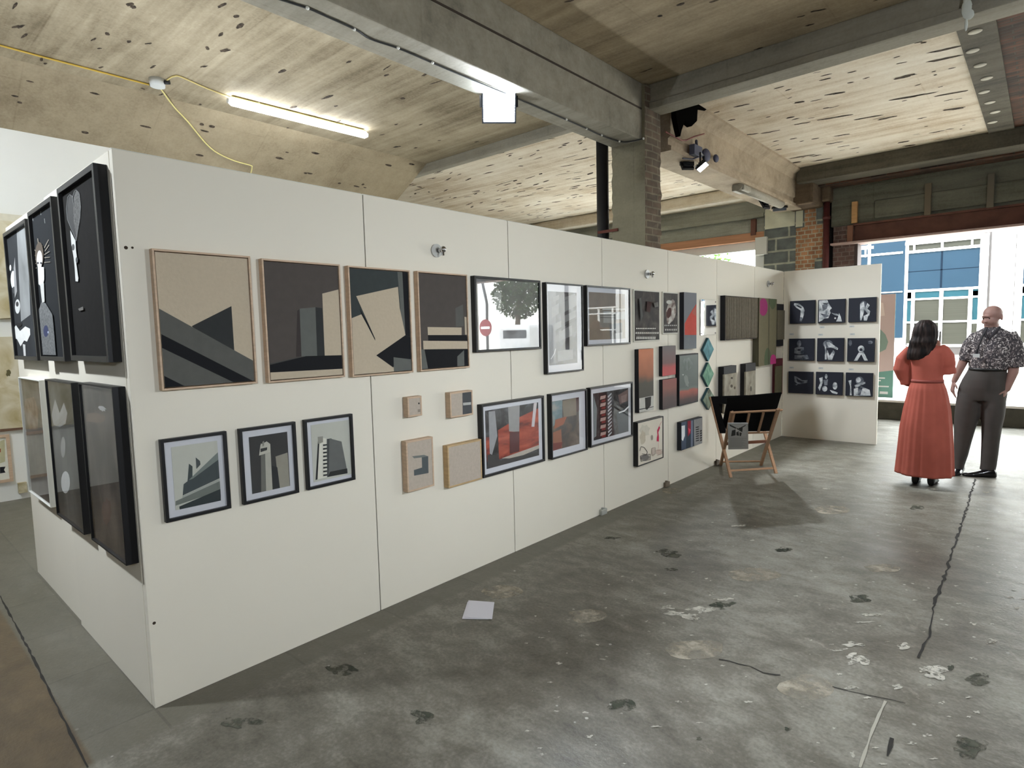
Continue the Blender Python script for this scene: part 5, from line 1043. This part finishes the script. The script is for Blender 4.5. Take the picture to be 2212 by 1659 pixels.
bm = B(); c = on(1503, 325, 0, -0.37); box(bm, (-0.40, c.y-0.12, c.z-0.07), (-0.33, c.y+0.10, c.z+0.05), 0, 0.008); link('box', bm, mat((74, 78, 98), 0.6), t)
bm = B(); c = on(1527, 335, 0, -0.36); ball(bm, (-0.37, c.y, c.z), (0.04, 0.10, 0.08)); ball(bm, (-0.37, c.y+.3, c.z+0.02), (0.03, 0.06, 0.05)); link('gland', bm, mat((66, 68, 90), 0.7), t)
bm = B(); tube(bm, [on(1475, 342, 0, -0.37), on(1495, 344, 0, -0.36), on(1512, 338, 0, -0.36)], 0.01, 6); tube(bm, [on(1504, 304, 0, -0.37), on(1506, 330, 0, -0.36)], 0.018, 6); link('conduit', bm, mat((58, 60, 78), 0.6), t)
cable('red_conduit', [on(1438, 285, 0, -0.375), on(1455, 294, 0, -0.37), on(1473, 303, 0, -0.37), on(1482, 303, 0, -0.37), on(1500, 295, 0, -0.37), on(1521, 289, 0, -0.375)], 0.009, mat((108, 44, 40), 0.5), 'bent dark red conduit on the beam flank beside the column', 'pipe')
ca = on(1604, 406, 0, -0.42); cb_ = on(1750, 452, 0, -0.42)
t = thing('hanging_duct', (-0.45, ca.y, SOF), 'grey metal duct piece under the moulded beam near the pier', 'duct')
bm = B(); cyl(bm, (-0.50, ca.y, SOF-0.02), (-0.50, ca.y+1.9, SOF-0.015), 0.07, 14); box(bm, (-0.60, ca.y+0.05, SOF-0.08), (-0.42, ca.y+0.35, SOF+0.0), 0, 0.02); link('duct', fix(bm), mat((150, 144, 130), 0.6, vary=0.15), t)
ebx = on(*zp('H', 115, 555), 1, 10.95), on(*zp('H', 205, 682), 1, 10.95)
bm = B(); box(bm, (ebx[0].x, 10.93, ebx[1].z), (ebx[1].x, 11.1, ebx[0].z), 0, 0.01); tag(link('meter_box', bm, mat((206, 204, 196), 0.6)), 'pale square box left of the blockwork pier', 'electrical box')
bm = B(); c = on(1627, 492, 1, 11.05); box(bm, (c.x-0.04, 11.03, c.z-0.14), (c.x+0.05, 11.1, c.z+0.16), 0); tag(link('rusty_bracket', bm, M_RUST), 'rusty upright bracket on the grey concrete beam left of the pier', 'bracket')
bm = B(); c = on(2088, 18, 1, 5.255)
for k, (dx, dz, rx, rz) in enumerate(((0, 0, .035, .075), (.02, -.05, .03, .04), (0.0, -.12, .012, .05), (-.01, .08, .015, .07))): ball(bm, (c.x+dx, 5.262, c.z+dz), (rx, 0.006, rz))
o = link('plaster_splat', bm, mat((214, 218, 210), 0.8)); tag(o, 'white plaster splash on the cross beam at top right', 'splash')

# ================================================================ SMALL THINGS ON AND BY THE PANELS
for i, (px, py) in enumerate(((946, 541), (1401, 592), (1662, 613))):
    c = WM.cast(px, py, 0.02); lab = ['chrome and clear round fitting above the fourth tan framed painting', 'chrome round fitting above the dark prints, middle of the three', 'chrome round fitting in the far corner above the ribbed canvas'][i]
    t = thing('wall_fitting', WM.p(c[0], c[1], 0), lab, 'wall fitting', 'round fittings high on the long wall')
    bm = B(); cyl(bm, WM.p(c[0], c[1], 0), WM.p(c[0], c[1], 0.012), 0.042, 24); link('disc', fix(bm), mat((188, 188, 184), 0.25, spec=0.8), t)
    bm = B(); cyl(bm, WM.p(c[0]+0.01, c[1], 0.012), WM.p(c[0]+0.01, c[1], 0.05), 0.014, 12); ball(bm, WM.p(c[0]+0.012, c[1]+0.004, 0.056), 0.021); bar(bm, WM.p(c[0]+0.01, c[1]+0.02, 0.05), WM.p(c[0]+0.01, c[1]-0.035, 0.055), 0.012); link('hook', fix(bm), mat((200, 200, 200), 0.12, metal=1), t)
for (px, py, m, nm, lab) in ((1304, 1106, mat((176, 178, 172), 0.3, metal=0.4), 'floor_clip', 'silvery clip at the foot of the seam under the rope picture'), (1441, 1046, mat((112, 100, 84), 0.8), 'wooden_block', 'brown wooden block at the foot of the seam left of the easel'), (1550, 999, mat((96, 86, 74), 0.8), 'wooden_block', 'brown wooden block at the seam foot behind the easel legs')):
    c = on(px, py, 0, 0.02); bm = B(); box(bm, (0.0015, c.y-0.045, 0), (0.03, c.y+0.045, 0.05), 0, 0.004); box(bm, (0.0015, c.y-0.012, 0.05), (0.02, c.y+0.012, 0.062), 0, 0.002); tag(link(nm, bm, m), lab, 'block')
def sheet(q, z, lab):
    bm = B(); P = [on(x, y, 2, z) for x, y in q]; f = poly(bm, P, flip=(0, 0, 1))
    g = bmesh.ops.extrude_face_region(bm, geom=[f]); bmesh.ops.translate(bm, verts=[v for v in g['geom'] if isinstance(v, bmesh.types.BMVert)], vec=(0, 0, 0.0012))
    tag(link('paper_sheet', fix(bm), mat((218, 216, 224), 0.7)), lab, 'paper', 'paper sheets on the floor')
sheet([(1010, 1300), (1062, 1303), (1056, 1338), (998, 1337)], 0.003, 'under sheet of white paper lying on the concrete floor')
sheet([(1012, 1297), (1068, 1301), (1063, 1338), (1004, 1333)], 0.0055, 'top sheet of white paper lying on the concrete floor')

# ================================================================ FOLDING PRINT RACK
def z8(x, y): return zp('8', x, y)
P1 = on(*z8(1238, 1408), 2, 0); P2 = on(*z8(1108, 1262), 2, 0); P3 = on(*z8(1745, 1362), 2, 0); P4 = on(*z8(1572, 1272), 2, 0)
P2 = P2+Vector((0.03, -0.03, 0)); T1 = on(*z8(1010, 505), 0, 0.06)
e1 = Vector((0.55, 0.835, 0)).normalized(); md = (P1+P2)/2; nv = Vector((e1.y, -e1.x, 0)); Pv = P1.lerp(T1, 0.345)
nA = e1.cross((Pv-P1)).normalized(); nB = e1.cross((Pv-P2)).normalized()
def cA(x, y, off=0): return onp(*z8(x, y), P1+nA*off, nA)
def cB(x, y, off=0): return onp(*z8(x, y), P2+nB*off, nB)
t = thing('print_rack', Vector((md.x+e1.x*.25, md.y+e1.y*.25, 0)), 'folding wooden print rack with black sling standing by the far corner', 'print rack')
M_PINE = mat((186, 146, 112), 0.55, vary=0.1, scale=20, stretch=(1, 1, 4)); M_SLING = mat((10, 10, 11), 0.9, spec=0.1)
def leg(a, b, w=0.032, d=0.018, m=None, nm='leg', up=None):
    bm = B(); bar(bm, a, b, w, d, up=up or nA); return link(nm, fix(bm), m or M_PINE, t)
sB = 1 if nB.dot(CAM-P2) > 0 else -1; sA = 1 if nA.dot(CAM-P1) > 0 else -1
leg(P1, T1, up=nA); leg(P2, cB(1248, 672), up=nB)
leg(P3, onp(*z8(1560, 700), P3, nA), up=nA); leg(P4, onp(*z8(1768, 640), P4, nB), up=nB)
def pl(pts, n, th, nm, m):
    bm = B(); f = poly(bm, [p-n*0.006+n*th*1.0 for p in pts]); g = bmesh.ops.extrude_face_region(bm, geom=[f]); bmesh.ops.translate(bm, verts=[v for v in g['geom'] if isinstance(v, bmesh.types.BMVert)], vec=n*th)
    return link(nm, fix(bm), m, t)
pl([cA(*p) for p in ((1008, 505), (1420, 490), (1300, 600), (1200, 590), (1085, 583), (1150, 790), (1180, 915), (1110, 915))], nA*sA, 0.012, 'sling', M_SLING)
nP4 = nB
pl([cB(*p) for p in ((1200, 540), (1815, 482), (1755, 680), (1690, 902), (1200, 915), (1158, 800), (1202, 590))], nB*sB, -0.012, 'black_board', M_SLING)
of = sB*0.014
def rail(nm, a, b, c=cB, w=0.022, d=0.014, o=None): bm = B(); bar(bm, c(*a, o if o is not None else of), c(*b, o if o is not None else of), w, d, up=nB); link(nm, fix(bm), M_PINE, t)
rail('top_rail', (1232, 682), (1812, 652)); rail('lower_rail', (1425, 908), (1692, 900))
rail('slat', (1272, 690), (1230, 905)); rail('slat', (1442, 690), (1398, 905)); rail('slat', (1602, 682), (1545, 900))
bm = B(); bar(bm, onp(*z8(1172, 1030), Pv, nv), onp(*z8(1655, 1000), Pv, nv), 0.03, 0.03); link('cross_bar', fix(bm), mat((112, 66, 42), 0.6), t)
bm = B(); bar(bm, cA(1215, 1332), cA(1738, 1300), 0.022, 0.014, up=nA); link('bottom_rail', fix(bm), M_PINE, t)
bm = B(); bar(bm, P2+Vector((0.02, -0.02, 0.05)), P4+Vector((0, 0, 0.05)), 0.022, 0.014, up=nB); link('bottom_rail', fix(bm), M_PINE, t)
# poster clipped to the rack
o2 = sB*0.03
def pc(x, y, o=0): return cB(x, y, o2+sB*o)
t2 = thing('poster', pc(1320, 1090), 'grey printed sheet with a small black and white picture hanging on the print rack', 'poster')
bm = B(); f = poly(bm, [pc(1203, 800), pc(1430, 798), pc(1434, 1088), pc(1210, 1094)]); g = bmesh.ops.extrude_face_region(bm, geom=[f]); bmesh.ops.translate(bm, verts=[v for v in g['geom'] if isinstance(v, bmesh.types.BMVert)], vec=nB*sB*-0.006); link('sheet', fix(bm), mat((206, 208, 210), 0.6), t2)
bm = B(); nn = nB*sB
for (pts, mi) in ((((1218, 815), (1412, 812), (1408, 950), (1236, 952)), 0), (((1225, 812), (1320, 860), (1408, 815), (1400, 830), (1320, 875), (1225, 830)), 1), (((1330, 850), (1370, 850), (1365, 900), (1330, 880)), 1), (((1250, 880), (1290, 870), (1290, 935), (1240, 945)), 1), (((1300, 890), (1322, 890), (1330, 940), (1300, 935)), 1), (((1335, 900), (1360, 910), (1350, 945), (1335, 940)), 1), (((1295, 850), (1320, 880), (1310, 900), (1290, 890)), 2)):
    poly(bm, [pc(x, y, 0.001+0.0004*(mi+1)) for x, y in pts], mi, flip=nn)
for k in range(9):
    y = 970+k*11; poly(bm, [pc(1228, y, 0.0015), pc(1415-(k*37) % 60, y-1, 0.0015), pc(1415-(k*37) % 60, y+3, 0.0015), pc(1228, y+4, 0.0015)], 3, flip=nn)
link('printed_picture', bm, [mat((214, 216, 218), 0.6), mat((54, 56, 58), 0.6), mat((236, 236, 236), 0.6), mat((180, 182, 184), 0.6)], t2)

# ================================================================ PEOPLE
def fin(o, voxel, smooth=6, fac=0.5, disp=0):
    m = o.modifiers.new('union', 'REMESH'); m.mode = 'VOXEL'; m.voxel_size = voxel; m.use_smooth_shade = True
    s = o.modifiers.new('soften', 'SMOOTH'); s.factor = fac; s.iterations = smooth
    return o
def PW(x, y, Y): return on(*zp('P', x, y), 1, Y)
def RP(rows, Y, ry):
    out = []
    for i, r in enumerate(rows):
        a, b = PW(r[1], r[0], Y), PW(r[2], r[0], Y); k = ry[i] if isinstance(ry, (list, tuple)) else ry
        out.append(((a.x+b.x)/2, Y+(r[3] if len(r) > 3 else 0), (a.z+b.z)/2, (b.x-a.x)/2, k))
    return sorted(out, key=lambda q: q[2])
def hand(bm, wrist, d, palm_n, L=0.185, curl=0.5, side=1):
    """palm and five unequal bent fingers; d = pointing direction, palm_n = palm normal, side = thumb side"""
    w = Vector(wrist); d = Vector(d).normalized(); n = Vector(palm_n); n = (n-d*n.dot(d)).normalized(); s = d.cross(n).normalized()*side
    pl_ = L*0.5; tube(bm, [w-d*0.02, w+d*pl_*0.5, w+d*pl_], [0.026, 0.036, 0.036], 12, flat=0.45, side=s)
    for k, (off, ln, rr) in enumerate(((0.030, 0.46, 0.0085), (0.010, 0.52, 0.009), (-0.011, 0.48, 0.0085), (-0.030, 0.38, 0.0075))):
        b0 = w+d*pl_*0.93+s*off; P = [b0]; a = 0.15+curl*0.2; dd = d
        for j, f in enumerate((0.45, 0.32, 0.23)):
            a += curl*(0.35+0.1*k); v = d*math.cos(a)+n*math.sin(a); b0 = b0+v*L*ln*f; P.append(b0)
        tube(bm, P, [rr, rr*.95, rr*.9, rr*.75], 8)
    b0 = w+d*pl_*0.25+s*0.030; P = [b0, b0+(d*.6+s*.75+n*.2).normalized()*0.034, b0+(d*.6+s*.75+n*.2).normalized()*0.034+(d*.9+s*.25+n*.4).normalized()*0.03]
    tube(bm, P, [0.012, 0.0105, 0.0085], 8)

# ---- woman in the rust dress, seen from behind
YW = 6.47
SKIN_W = mat((150, 104, 86), 0.55, spec=0.3); M_DRESS = mat((172, 90, 76), 0.75, vary=0.06, scale=9, spec=0.2); M_HAIR = ramp_mat([(22, 17, 17), (40, 32, 30), (62, 50, 46)], scale=14, stretch=(3, 3, 0.35), rough=0.45, seed=50)
fw = PW(450, 1530, YW)
wo = thing('person', (fw.x, YW, 0), 'person with long dark hair in an ankle length rust dress, back turned', 'person')
bm = B()
hd = PW(468, 345, YW-0.0); ball(bm, (hd.x, YW+0.01, hd.z), (0.078, 0.095, 0.112)); ball(bm, (hd.x, YW+0.045, hd.z-0.055), (0.055, 0.06, 0.06))
ball(bm, (hd.x, YW+0.108, hd.z-0.02), (0.012, 0.018, 0.022)); ball(bm, (hd.x, YW+0.095, hd.z-0.06), (0.024, 0.012, 0.010))
for s in (-1, 1): ball(bm, (hd.x+s*0.078, YW+0.0, hd.z-0.01), (0.012, 0.02, 0.03))
sh_ = PW(470, 480, YW); hip = PW(478, 780, YW)
tube(bm, [(hd.x, YW+.01, hd.z-0.08), (hd.x, YW, sh_.z+0.02)], [0.048, 0.056], 14)
loft(bm, [(sh_.x, YW, sh_.z+0.03, 0.07, 0.05), (sh_.x, YW, sh_.z-0.01, 0.15, 0.075), (sh_.x, YW, sh_.z-0.12, 0.135, 0.095), (hip.x, YW, hip.z+0.16, 0.105, 0.085), (hip.x, YW, hip.z, 0.14, 0.105), (hip.x, YW, hip.z-0.12, 0.15, 0.11), (hip.x, YW, hip.z-0.2, 0.12, 0.08)][::-1])
for s in (-1, 1):
    fx = PW(388 if s < 0 else 516, 1480, YW)
    tube(bm, [(hip.x+s*0.075, YW, hip.z-0.12), (hip.x+s*0.07, YW+0.01, 0.48), (fx.x, YW, 0.28), (fx.x, YW, 0.10), (fx.x, YW+0.01, 0.05)], [0.085, 0.056, 0.05, 0.036, 0.036], 14)
# right arm lifted to the face, left forearm bent forward
sr = PW(600, 480, YW); er = PW(636, 640, YW); eh = PW(577, 425, YW+0.16)
tube(bm, [(sr.x-0.03, YW, sr.z-0.01), (sr.x, YW, sr.z-0.05), (er.x-.01, YW+0.03, er.z)], [0.05, 0.045, 0.038], 12)
tube(bm, [(er.x-.01, YW+0.03, er.z), (er.x-0.01, YW+0.12, er.z+0.12), (eh.x, YW+0.15, eh.z-0.09)], [0.037, 0.034, 0.024], 12)
hand(bm, (eh.x, YW+0.15, eh.z-0.09), (-0.15, 0.05, 1), (-1, 0.2, 0), 0.165, 0.5, 1)
sl = PW(322, 500, YW); el = PW(292, 690, YW)
tube(bm, [(sl.x+0.03, YW, sl.z-0.01), (sl.x, YW, sl.z-0.06), (el.x+.01, YW+0.01, el.z)], [0.05, 0.045, 0.038], 12)
lw = Vector((el.x+0.13, YW+0.2, el.z+0.07)); tube(bm, [(el.x+.01, YW+0.01, el.z), (el.x+.06, YW+0.11, el.z+.03), lw], [0.037, 0.034, 0.024], 12)
hand(bm, lw, (0.8, 0.4, 0.4), (0, -0.3, 1), 0.165, 0.5, 1)
body = fin(link('body', bm, SKIN_W, wo), 0.0065, 5)
# dress: gathered skirt, bodice, puffed sleeves
rows = [(1449, 226, 690), (1400, 232, 688), (1250, 248, 684), (1100, 263, 676), (950, 292, 664), (850, 316, 645), (790, 330, 630), (755, 344, 616), (722, 350, 607)]
rg = RP(rows, YW, [0.25, 0.24, 0.22, 0.20, 0.18, 0.165, 0.155, 0.14, 0.125])
def pleat(a, f, i):
    g = (1-f)
    return 1+0.035*g*math.sin(9*a+1.3*math.sin(2*a))+0.018*min(1, g*3)*math.sin(21*a+2*math.sin(3*a))-0.01
nr = []
for i in range(len(rg)-1):
    for j in range(4):
        f = j/4; nr.append(tuple(rg[i][k]*(1-f)+rg[i+1][k]*f for k in range(5)))
nr.append(rg[-1])
bm = B(); loft(bm, nr, 120, pleat, cap=False)
sk = link('skirt', bm, M_DRESS, wo, smooth=True); so = sk.modifiers.new('cloth', 'SOLIDIFY'); so.thickness = 0.006; so.offset = -1
bm = B()
rb = RP([(735, 351, 607), (700, 352, 603), (650, 350, 606), (600, 346, 612), (550, 340, 618), (510, 333, 622), (480, 345, 612), (462, 372, 578), (445, 415, 530)], YW, [0.128, 0.128, 0.13, 0.13, 0.125, 0.115, 0.095, 0.075, 0.055])
loft(bm, rb, 40)
for P, r_ in (([(345, 490), (300, 560), (285, 640), (300, 700), (328, 748)], [0.05, 0.078, 0.085, 0.068, 0.05]), ([(600, 480), (626, 540), (634, 600), (643, 655)], [0.05, 0.07, 0.07, 0.052])):
    tube(bm, [(PW(x, y, YW).x, YW+0.01*k, PW(x, y, YW).z) for k, (x, y) in enumerate(P)], r_, 16)
def flare(bm, x0, y0, x1, y1, r0, r1):
    a, b = PW(x0, y0, YW), PW(x1, y1, YW); tube(bm, [(a.x, YW+.02, a.z), (b.x, YW+.03, b.z)], [r0, r1], 16, caps=False)
flare(bm, 300, 640, 318, 760, 0.07, 0.058); flare(bm, 632, 590, 644, 678, 0.062, 0.066)
o = link('bodice', bm, M_DRESS, wo); fin(o, 0.007, 5)
bm = B(); wb = RP([(742, 350, 608), (718, 351, 606)], YW, 0.132); loft(bm, [(r[0], r[1], r[2], r[3]+0.004, r[4]+0.003) for r in wb], 60); o = link('waistband', bm, mat((142, 68, 58), 0.75), wo, smooth=True)
# hair
bm = B(); rows = [(256, 440, 500), (266, 420, 520), (285, 396, 545), (310, 380, 560), (345, 370, 568), (385, 362, 568), (425, 352, 562), (470, 342, 545), (515, 334, 520), (550, 333, 498), (563, 338, 490)]
hr = RP(rows, YW, [0.05, 0.075, 0.098, 0.112, 0.118, 0.112, 0.095, 0.075, 0.06, 0.045, 0.035])
hr = [(r[0], YW-0.035-(0.03 if r[2] < hd.z-0.08 else 0)-(0.02 if r[2] < hd.z-0.18 else 0), r[2], r[3], r[4]) for r in hr]
def strands(a, f, i): return 1+0.03*math.sin(17*a+1.5*math.sin(3*a))+0.02*math.sin(41*a+f*3)
nr = []
for i in range(len(hr)-1):
    for j in range(4): f = j/4; nr.append(tuple(hr[i][k]*(1-f)+hr[i+1][k]*f for k in range(5)))
nr.append(hr[-1]); loft(bm, nr, 110, strands); link('hair', bm, M_HAIR, wo, smooth=True)
ph = PW(585, 410, YW+0.2)
bm = B(); box(bm, (ph.x-0.012, YW+0.17, ph.z-0.05), (ph.x+0.0, YW+0.24, ph.z+0.085), 0, 0.004); tag(link('phone', bm, mat((46, 40, 38), 0.4)), 'dark phone held up by the person in the rust dress', 'phone')
def shoe(par, c, d, L=0.25, w=0.045, heel=0.02, m=None, hh=0.07):
    d = Vector(d).normalized(); s = Vector((-d.y, d.x, 0)); c = Vector(c); bm = B()
    prof = [(-0.5, 0.55, 0.9), (-0.42, 0.8, 1.35), (-0.25, 0.85, 1.35), (-0.05, 0.8, 1.0), (0.15, 0.95, 0.72), (0.32, 1.0, 0.55), (0.44, 0.75, 0.42), (0.5, 0.35, 0.3)]
    R_ = []
    for f, ww, h_ in prof:
        o = c+d*L*f; ring = []
        for k in range(12):
            a = 2*PI*k/12; ring.append(bm.verts.new((o.x+s.x*math.cos(a)*w*ww, o.y+s.y*math.cos(a)*w*ww, 0.002+max(0, (math.sin(a)+0.75)/1.75)*hh*h_)))
        R_.append(ring)
    for a, b in zip(R_, R_[1:]):
        for k in range(12): f = bm.faces.new((a[k], a[(k+1) % 12], b[(k+1) % 12], b[k])); f.smooth = True
    bm.faces.new(R_[0]); bm.faces.new(R_[-1][::-1]); return link('shoe', fix(bm), m or mat((14, 14, 15), 0.3), par)
for x in (386, 517):
    q = PW(x, 1500, YW); shoe(wo, (q.x, YW+0.06, 0), (0.05*(1 if x > 400 else -1), 1, 0), 0.24, 0.042, hh=0.085)

# ---- bald man in patterned shirt
YM = 7.2
SKIN_M = mat((156, 122, 112), 0.5, spec=0.3, vary=0.05, scale=20)
fm_ = PW(890, 1460, YM)
mn = thing('person', (fm_.x, YM, 0), 'bald person in a dark patterned short sleeved shirt and dark trousers, facing the camera', 'person')
bm = B()
hc = PW(985, 228, YM); HX, HZ = hc.x, hc.z
ball(bm, (HX+.005, YM-0.01, HZ+0.025), (0.084, 0.098, 0.085), seg=24); ball(bm, (HX-0.008, YM-0.035, HZ-0.04), (0.068, 0.072, 0.068), seg=20)
fd = Vector((-0.5, -0.82, -0.28)).normalized(); fs = Vector((0.82, -0.5, 0)).normalized(); fu = fs.cross(fd); fu = fu if fu.z > 0 else -fu
hcv = Vector((HX-0.003, YM-0.02, HZ-0.005))
def face(a, b, c): return hcv+fd*a+fs*b+fu*c
def fball(p, r): ball(bm, p, r, seg=12)
fball(face(0.082, 0, -0.012), (0.016, 0.018, 0.026)); fball(face(0.094, 0, -0.026), (0.017, 0.017, 0.013))
fball(face(0.068, 0, 0.026), (0.045, 0.03, 0.012)); fball(face(0.058, 0, -0.085), (0.034, 0.034, 0.026)); fball(face(0.078, 0, -0.056), (0.026, 0.018, 0.007)); fball(face(0.075, 0, -0.066), (0.023, 0.017, 0.007))
for s in (-1, 1): fball(face(0.055, s*0.042, -0.035), (0.026, 0.026, 0.026)); p = face(-0.012, s*0.088, -0.01); fball(p, (0.014, 0.018, 0.032)); fball(p+fu*-0.02, (0.009, 0.011, 0.016))
nk = PW(985, 345, YM)
tube(bm, [(HX-.005, YM-0.005, HZ-0.06), (nk.x, YM+0.01, nk.z), (nk.x, YM+0.01, nk.z-0.06)], [0.062, 0.066, 0.075], 16)
sz = PW(990, 375, YM).z; hz = PW(910, 760, YM).z; cx = PW(985, 450, YM).x; hx = PW(915, 760, YM).x
loft(bm, [(hx, YM, hz-0.12, 0.13, 0.10), (hx, YM, hz, 0.165, 0.125), (PW(950, 640, YM).x, YM, PW(950, 640, YM).z, 0.15, 0.13), (cx, YM, sz-0.15, 0.155, 0.12), (cx, YM, sz-0.03, 0.165, 0.09), (cx, YM, sz+0.02, 0.10, 0.06)])
# legs
for hipx, (kx, kz, ky), (ax, ay, az_y) in ((-0.075, (762, 1120, 0.0), (722, 1380, 0.02)), (0.085, (980, 1120, -0.02), (948, 1400, -0.02))):
    k_ = PW(kx, kz, YM); a_ = PW(ax, ay, YM)
    tube(bm, [(hx+hipx, YM, hz-0.05), (k_.x, YM+ky, k_.z), (a_.x, YM+az_y, a_.z), (a_.x, YM+az_y, 0.06)], [0.09, 0.06, 0.042, 0.042], 14)
# arms with tapered forearms and hands
a1 = [PW(x, y, YM) for x, y in ((872, 405), (806, 485), (752, 600), (690, 735))]
tube(bm, [Vector((q.x, YM-0.01*k, q.z)) for k, q in enumerate(a1)], [0.055, 0.05, 0.042, 0.027], 14)
hand(bm, Vector((a1[3].x, YM-0.03, a1[3].z)), (-0.12, -0.05, -1), (1, 0.5, 0), 0.19, 0.35, 1)
a2 = [PW(x, y, YM) for x, y in ((1112, 398), (1160, 500), (1150, 660), (1098, 800))]
tube(bm, [Vector((q.x, YM-0.01*k, q.z)) for k, q in enumerate(a2)], [0.06, 0.055, 0.046, 0.03], 14)
hand(bm, Vector((a2[3].x, YM-0.03, a2[3].z)), (-0.35, -0.2, -1), (-1, 0.3, 0.2), 0.19, 0.9, -1)
fin(link('body', bm, SKIN_M, mn), 0.006, 4)
bm = B()
for s in (-1, 1): ball(bm, face(0.076, s*0.030, 0.004), 0.0075, seg=10)
link('eye', bm, mat((36, 28, 28), 0.3), mn)
bm = B(); tube(bm, [face(0.088, -0.024, -0.060), face(0.094, 0, -0.0605), face(0.088, 0.024, -0.060)], 0.0028, 6)
for s in (-1, 1): tube(bm, [face(0.083, s*0.046, 0.022), face(0.093, s*0.028, 0.027), face(0.095, s*0.014, 0.023)], 0.0035, 6)
link('brow', bm, mat((124, 92, 84), 0.6), mn)
# shirt
def shirt_mat():
    m, n, l, b = nodes('patterned_shirt'); tc = n.new('ShaderNodeTexCoord')
    v = n.new('ShaderNodeTexNoise'); v.inputs['Scale'].default_value = 26; v.inputs['Detail'].default_value = 3; v.inputs['Distortion'].default_value = 2.4; l.new(tc.outputs['Object'], v.inputs['Vector'])
    r = n.new('ShaderNodeValToRGB'); e = r.color_ramp.elements; e[0].position = 0.46; e[0].color = (*lin((52, 48, 52)), 1); e[1].position = 0.62; e[1].color = (*lin((206, 200, 196)), 1)
    q = e.new(0.52); q.color = (*lin((92, 84, 84)), 1); q = e.new(0.575); q.color = (*lin((120, 110, 108)), 1)
    l.new(v.outputs['Fac'], r.inputs[0]); l.new(r.outputs[0], b.inputs['Base Color']); b.inputs['Roughness'].default_value = 0.8; return m
bm = B()
rs = RP([(642, 802, 1112), (600, 798, 1132), (540, 806, 1150), (480, 812, 1163), (420, 818, 1168), (380, 828, 1158), (350, 850, 1125), (330, 890, 1080), (312, 925, 1045)], YM, [0.142, 0.152, 0.155, 0.15, 0.135, 0.12, 0.1, 0.085, 0.078])
loft(bm, rs, 40)
tube(bm, [(PW(x, y, YM).x, YM-0.005, PW(x, y, YM).z) for x, y in ((872, 372), (818, 450), (798, 520), (790, 575))], [0.058, 0.074, 0.078, 0.074], 16, caps=False)
tube(bm, [(PW(x, y, YM).x, YM-0.005, PW(x, y, YM).z) for x, y in ((1118, 355), (1150, 440), (1166, 540), (1168, 625))], [0.058, 0.078, 0.08, 0.078], 16, caps=False)
o = link('shirt', bm, shirt_mat(), mn); fin(o, 0.008, 4)
M_DSH = mat((52, 48, 52), 0.8)
bm = B()
for s, P in ((-1, ((940, 318), (925, 350), (945, 395))), (1, ((1045, 312), (1010, 350), (965, 400)))):
    tube(bm, [(PW(x, y, YM-0.11).x, YM-0.115-0.01*k, PW(x, y, YM-0.11).z) for k, (x, y) in enumerate(P)], [0.012, 0.02, 0.010], 8, flat=0.4)
link('collar', bm, M_DSH, mn)
bm = B(); tube(bm, [(PW(x, y, YM-.13).x, YM-0.125-0.01*k, PW(x, y, YM-.13).z) for k, (x, y) in enumerate(((945, 320), (915, 380), (885, 450), (865, 520)))], 0.006, 6); link('lanyard', bm, mat((20, 20, 24), 0.6), mn)
q = PW(862, 534, YM-0.155); bm = B(); box(bm, (q.x-0.028, YM-0.172, q.z-0.02), (q.x+0.028, YM-0.166, q.z+0.018), 0, 0.002); link('badge', bm, mat((206, 208, 206), 0.5), mn)
# trousers
M_TR = mat((70, 65, 61), 0.8, vary=0.1, scale=10)
bm = B()
loft(bm, RP([(880, 712, 1096), (830, 712, 1106), (780, 724, 1106), (720, 752, 1104), (670, 782, 1104), (632, 802, 1100)], YM, [0.12, 0.135, 0.145, 0.148, 0.146, 0.14]), 36)
loft(bm, RP([(1452, 690, 752), (1380, 690, 772), (1300, 688, 800), (1200, 686, 826), (1100, 686, 856), (1000, 690, 890), (940, 696, 905), (880, 704, 915), (830, 716, 920)], YM, [0.055, 0.06, 0.068, 0.075, 0.085, 0.1, 0.11, 0.115, 0.115]), 30)
loft(bm, RP([(1425, 885, 1012), (1380, 893, 1022), (1300, 897, 1034), (1200, 900, 1046), (1100, 900, 1062), (1000, 894, 1085), (940, 890, 1092), (880, 880, 1097), (830, 875, 1102)], YM, [0.062, 0.064, 0.07, 0.078, 0.088, 0.1, 0.11, 0.115, 0.115]), 30)
o = link('trousers', bm, M_TR, mn); fin(o, 0.008, 4)
bm = B(); wb = RP([(648, 800, 1102), (628, 803, 1098)], YM, 0.147); loft(bm, [(r[0], r[1], r[2], r[3]+0.004, r[4]+0.004) for r in wb], 50); link('belt', bm, mat((22, 20, 20), 0.5), mn, smooth=True)
MSH = mat((16, 15, 17), 0.18)
q = PW(722, 1440, YM); shoe(mn, (q.x+0.0, YM-0.03, 0), (-0.1, -1, 0), 0.28, 0.048, m=MSH)
q = PW(905, 1460, YM); shoe(mn, (q.x-0.02, YM-0.06, 0), (-0.93, -0.35, 0), 0.29, 0.05, m=MSH)
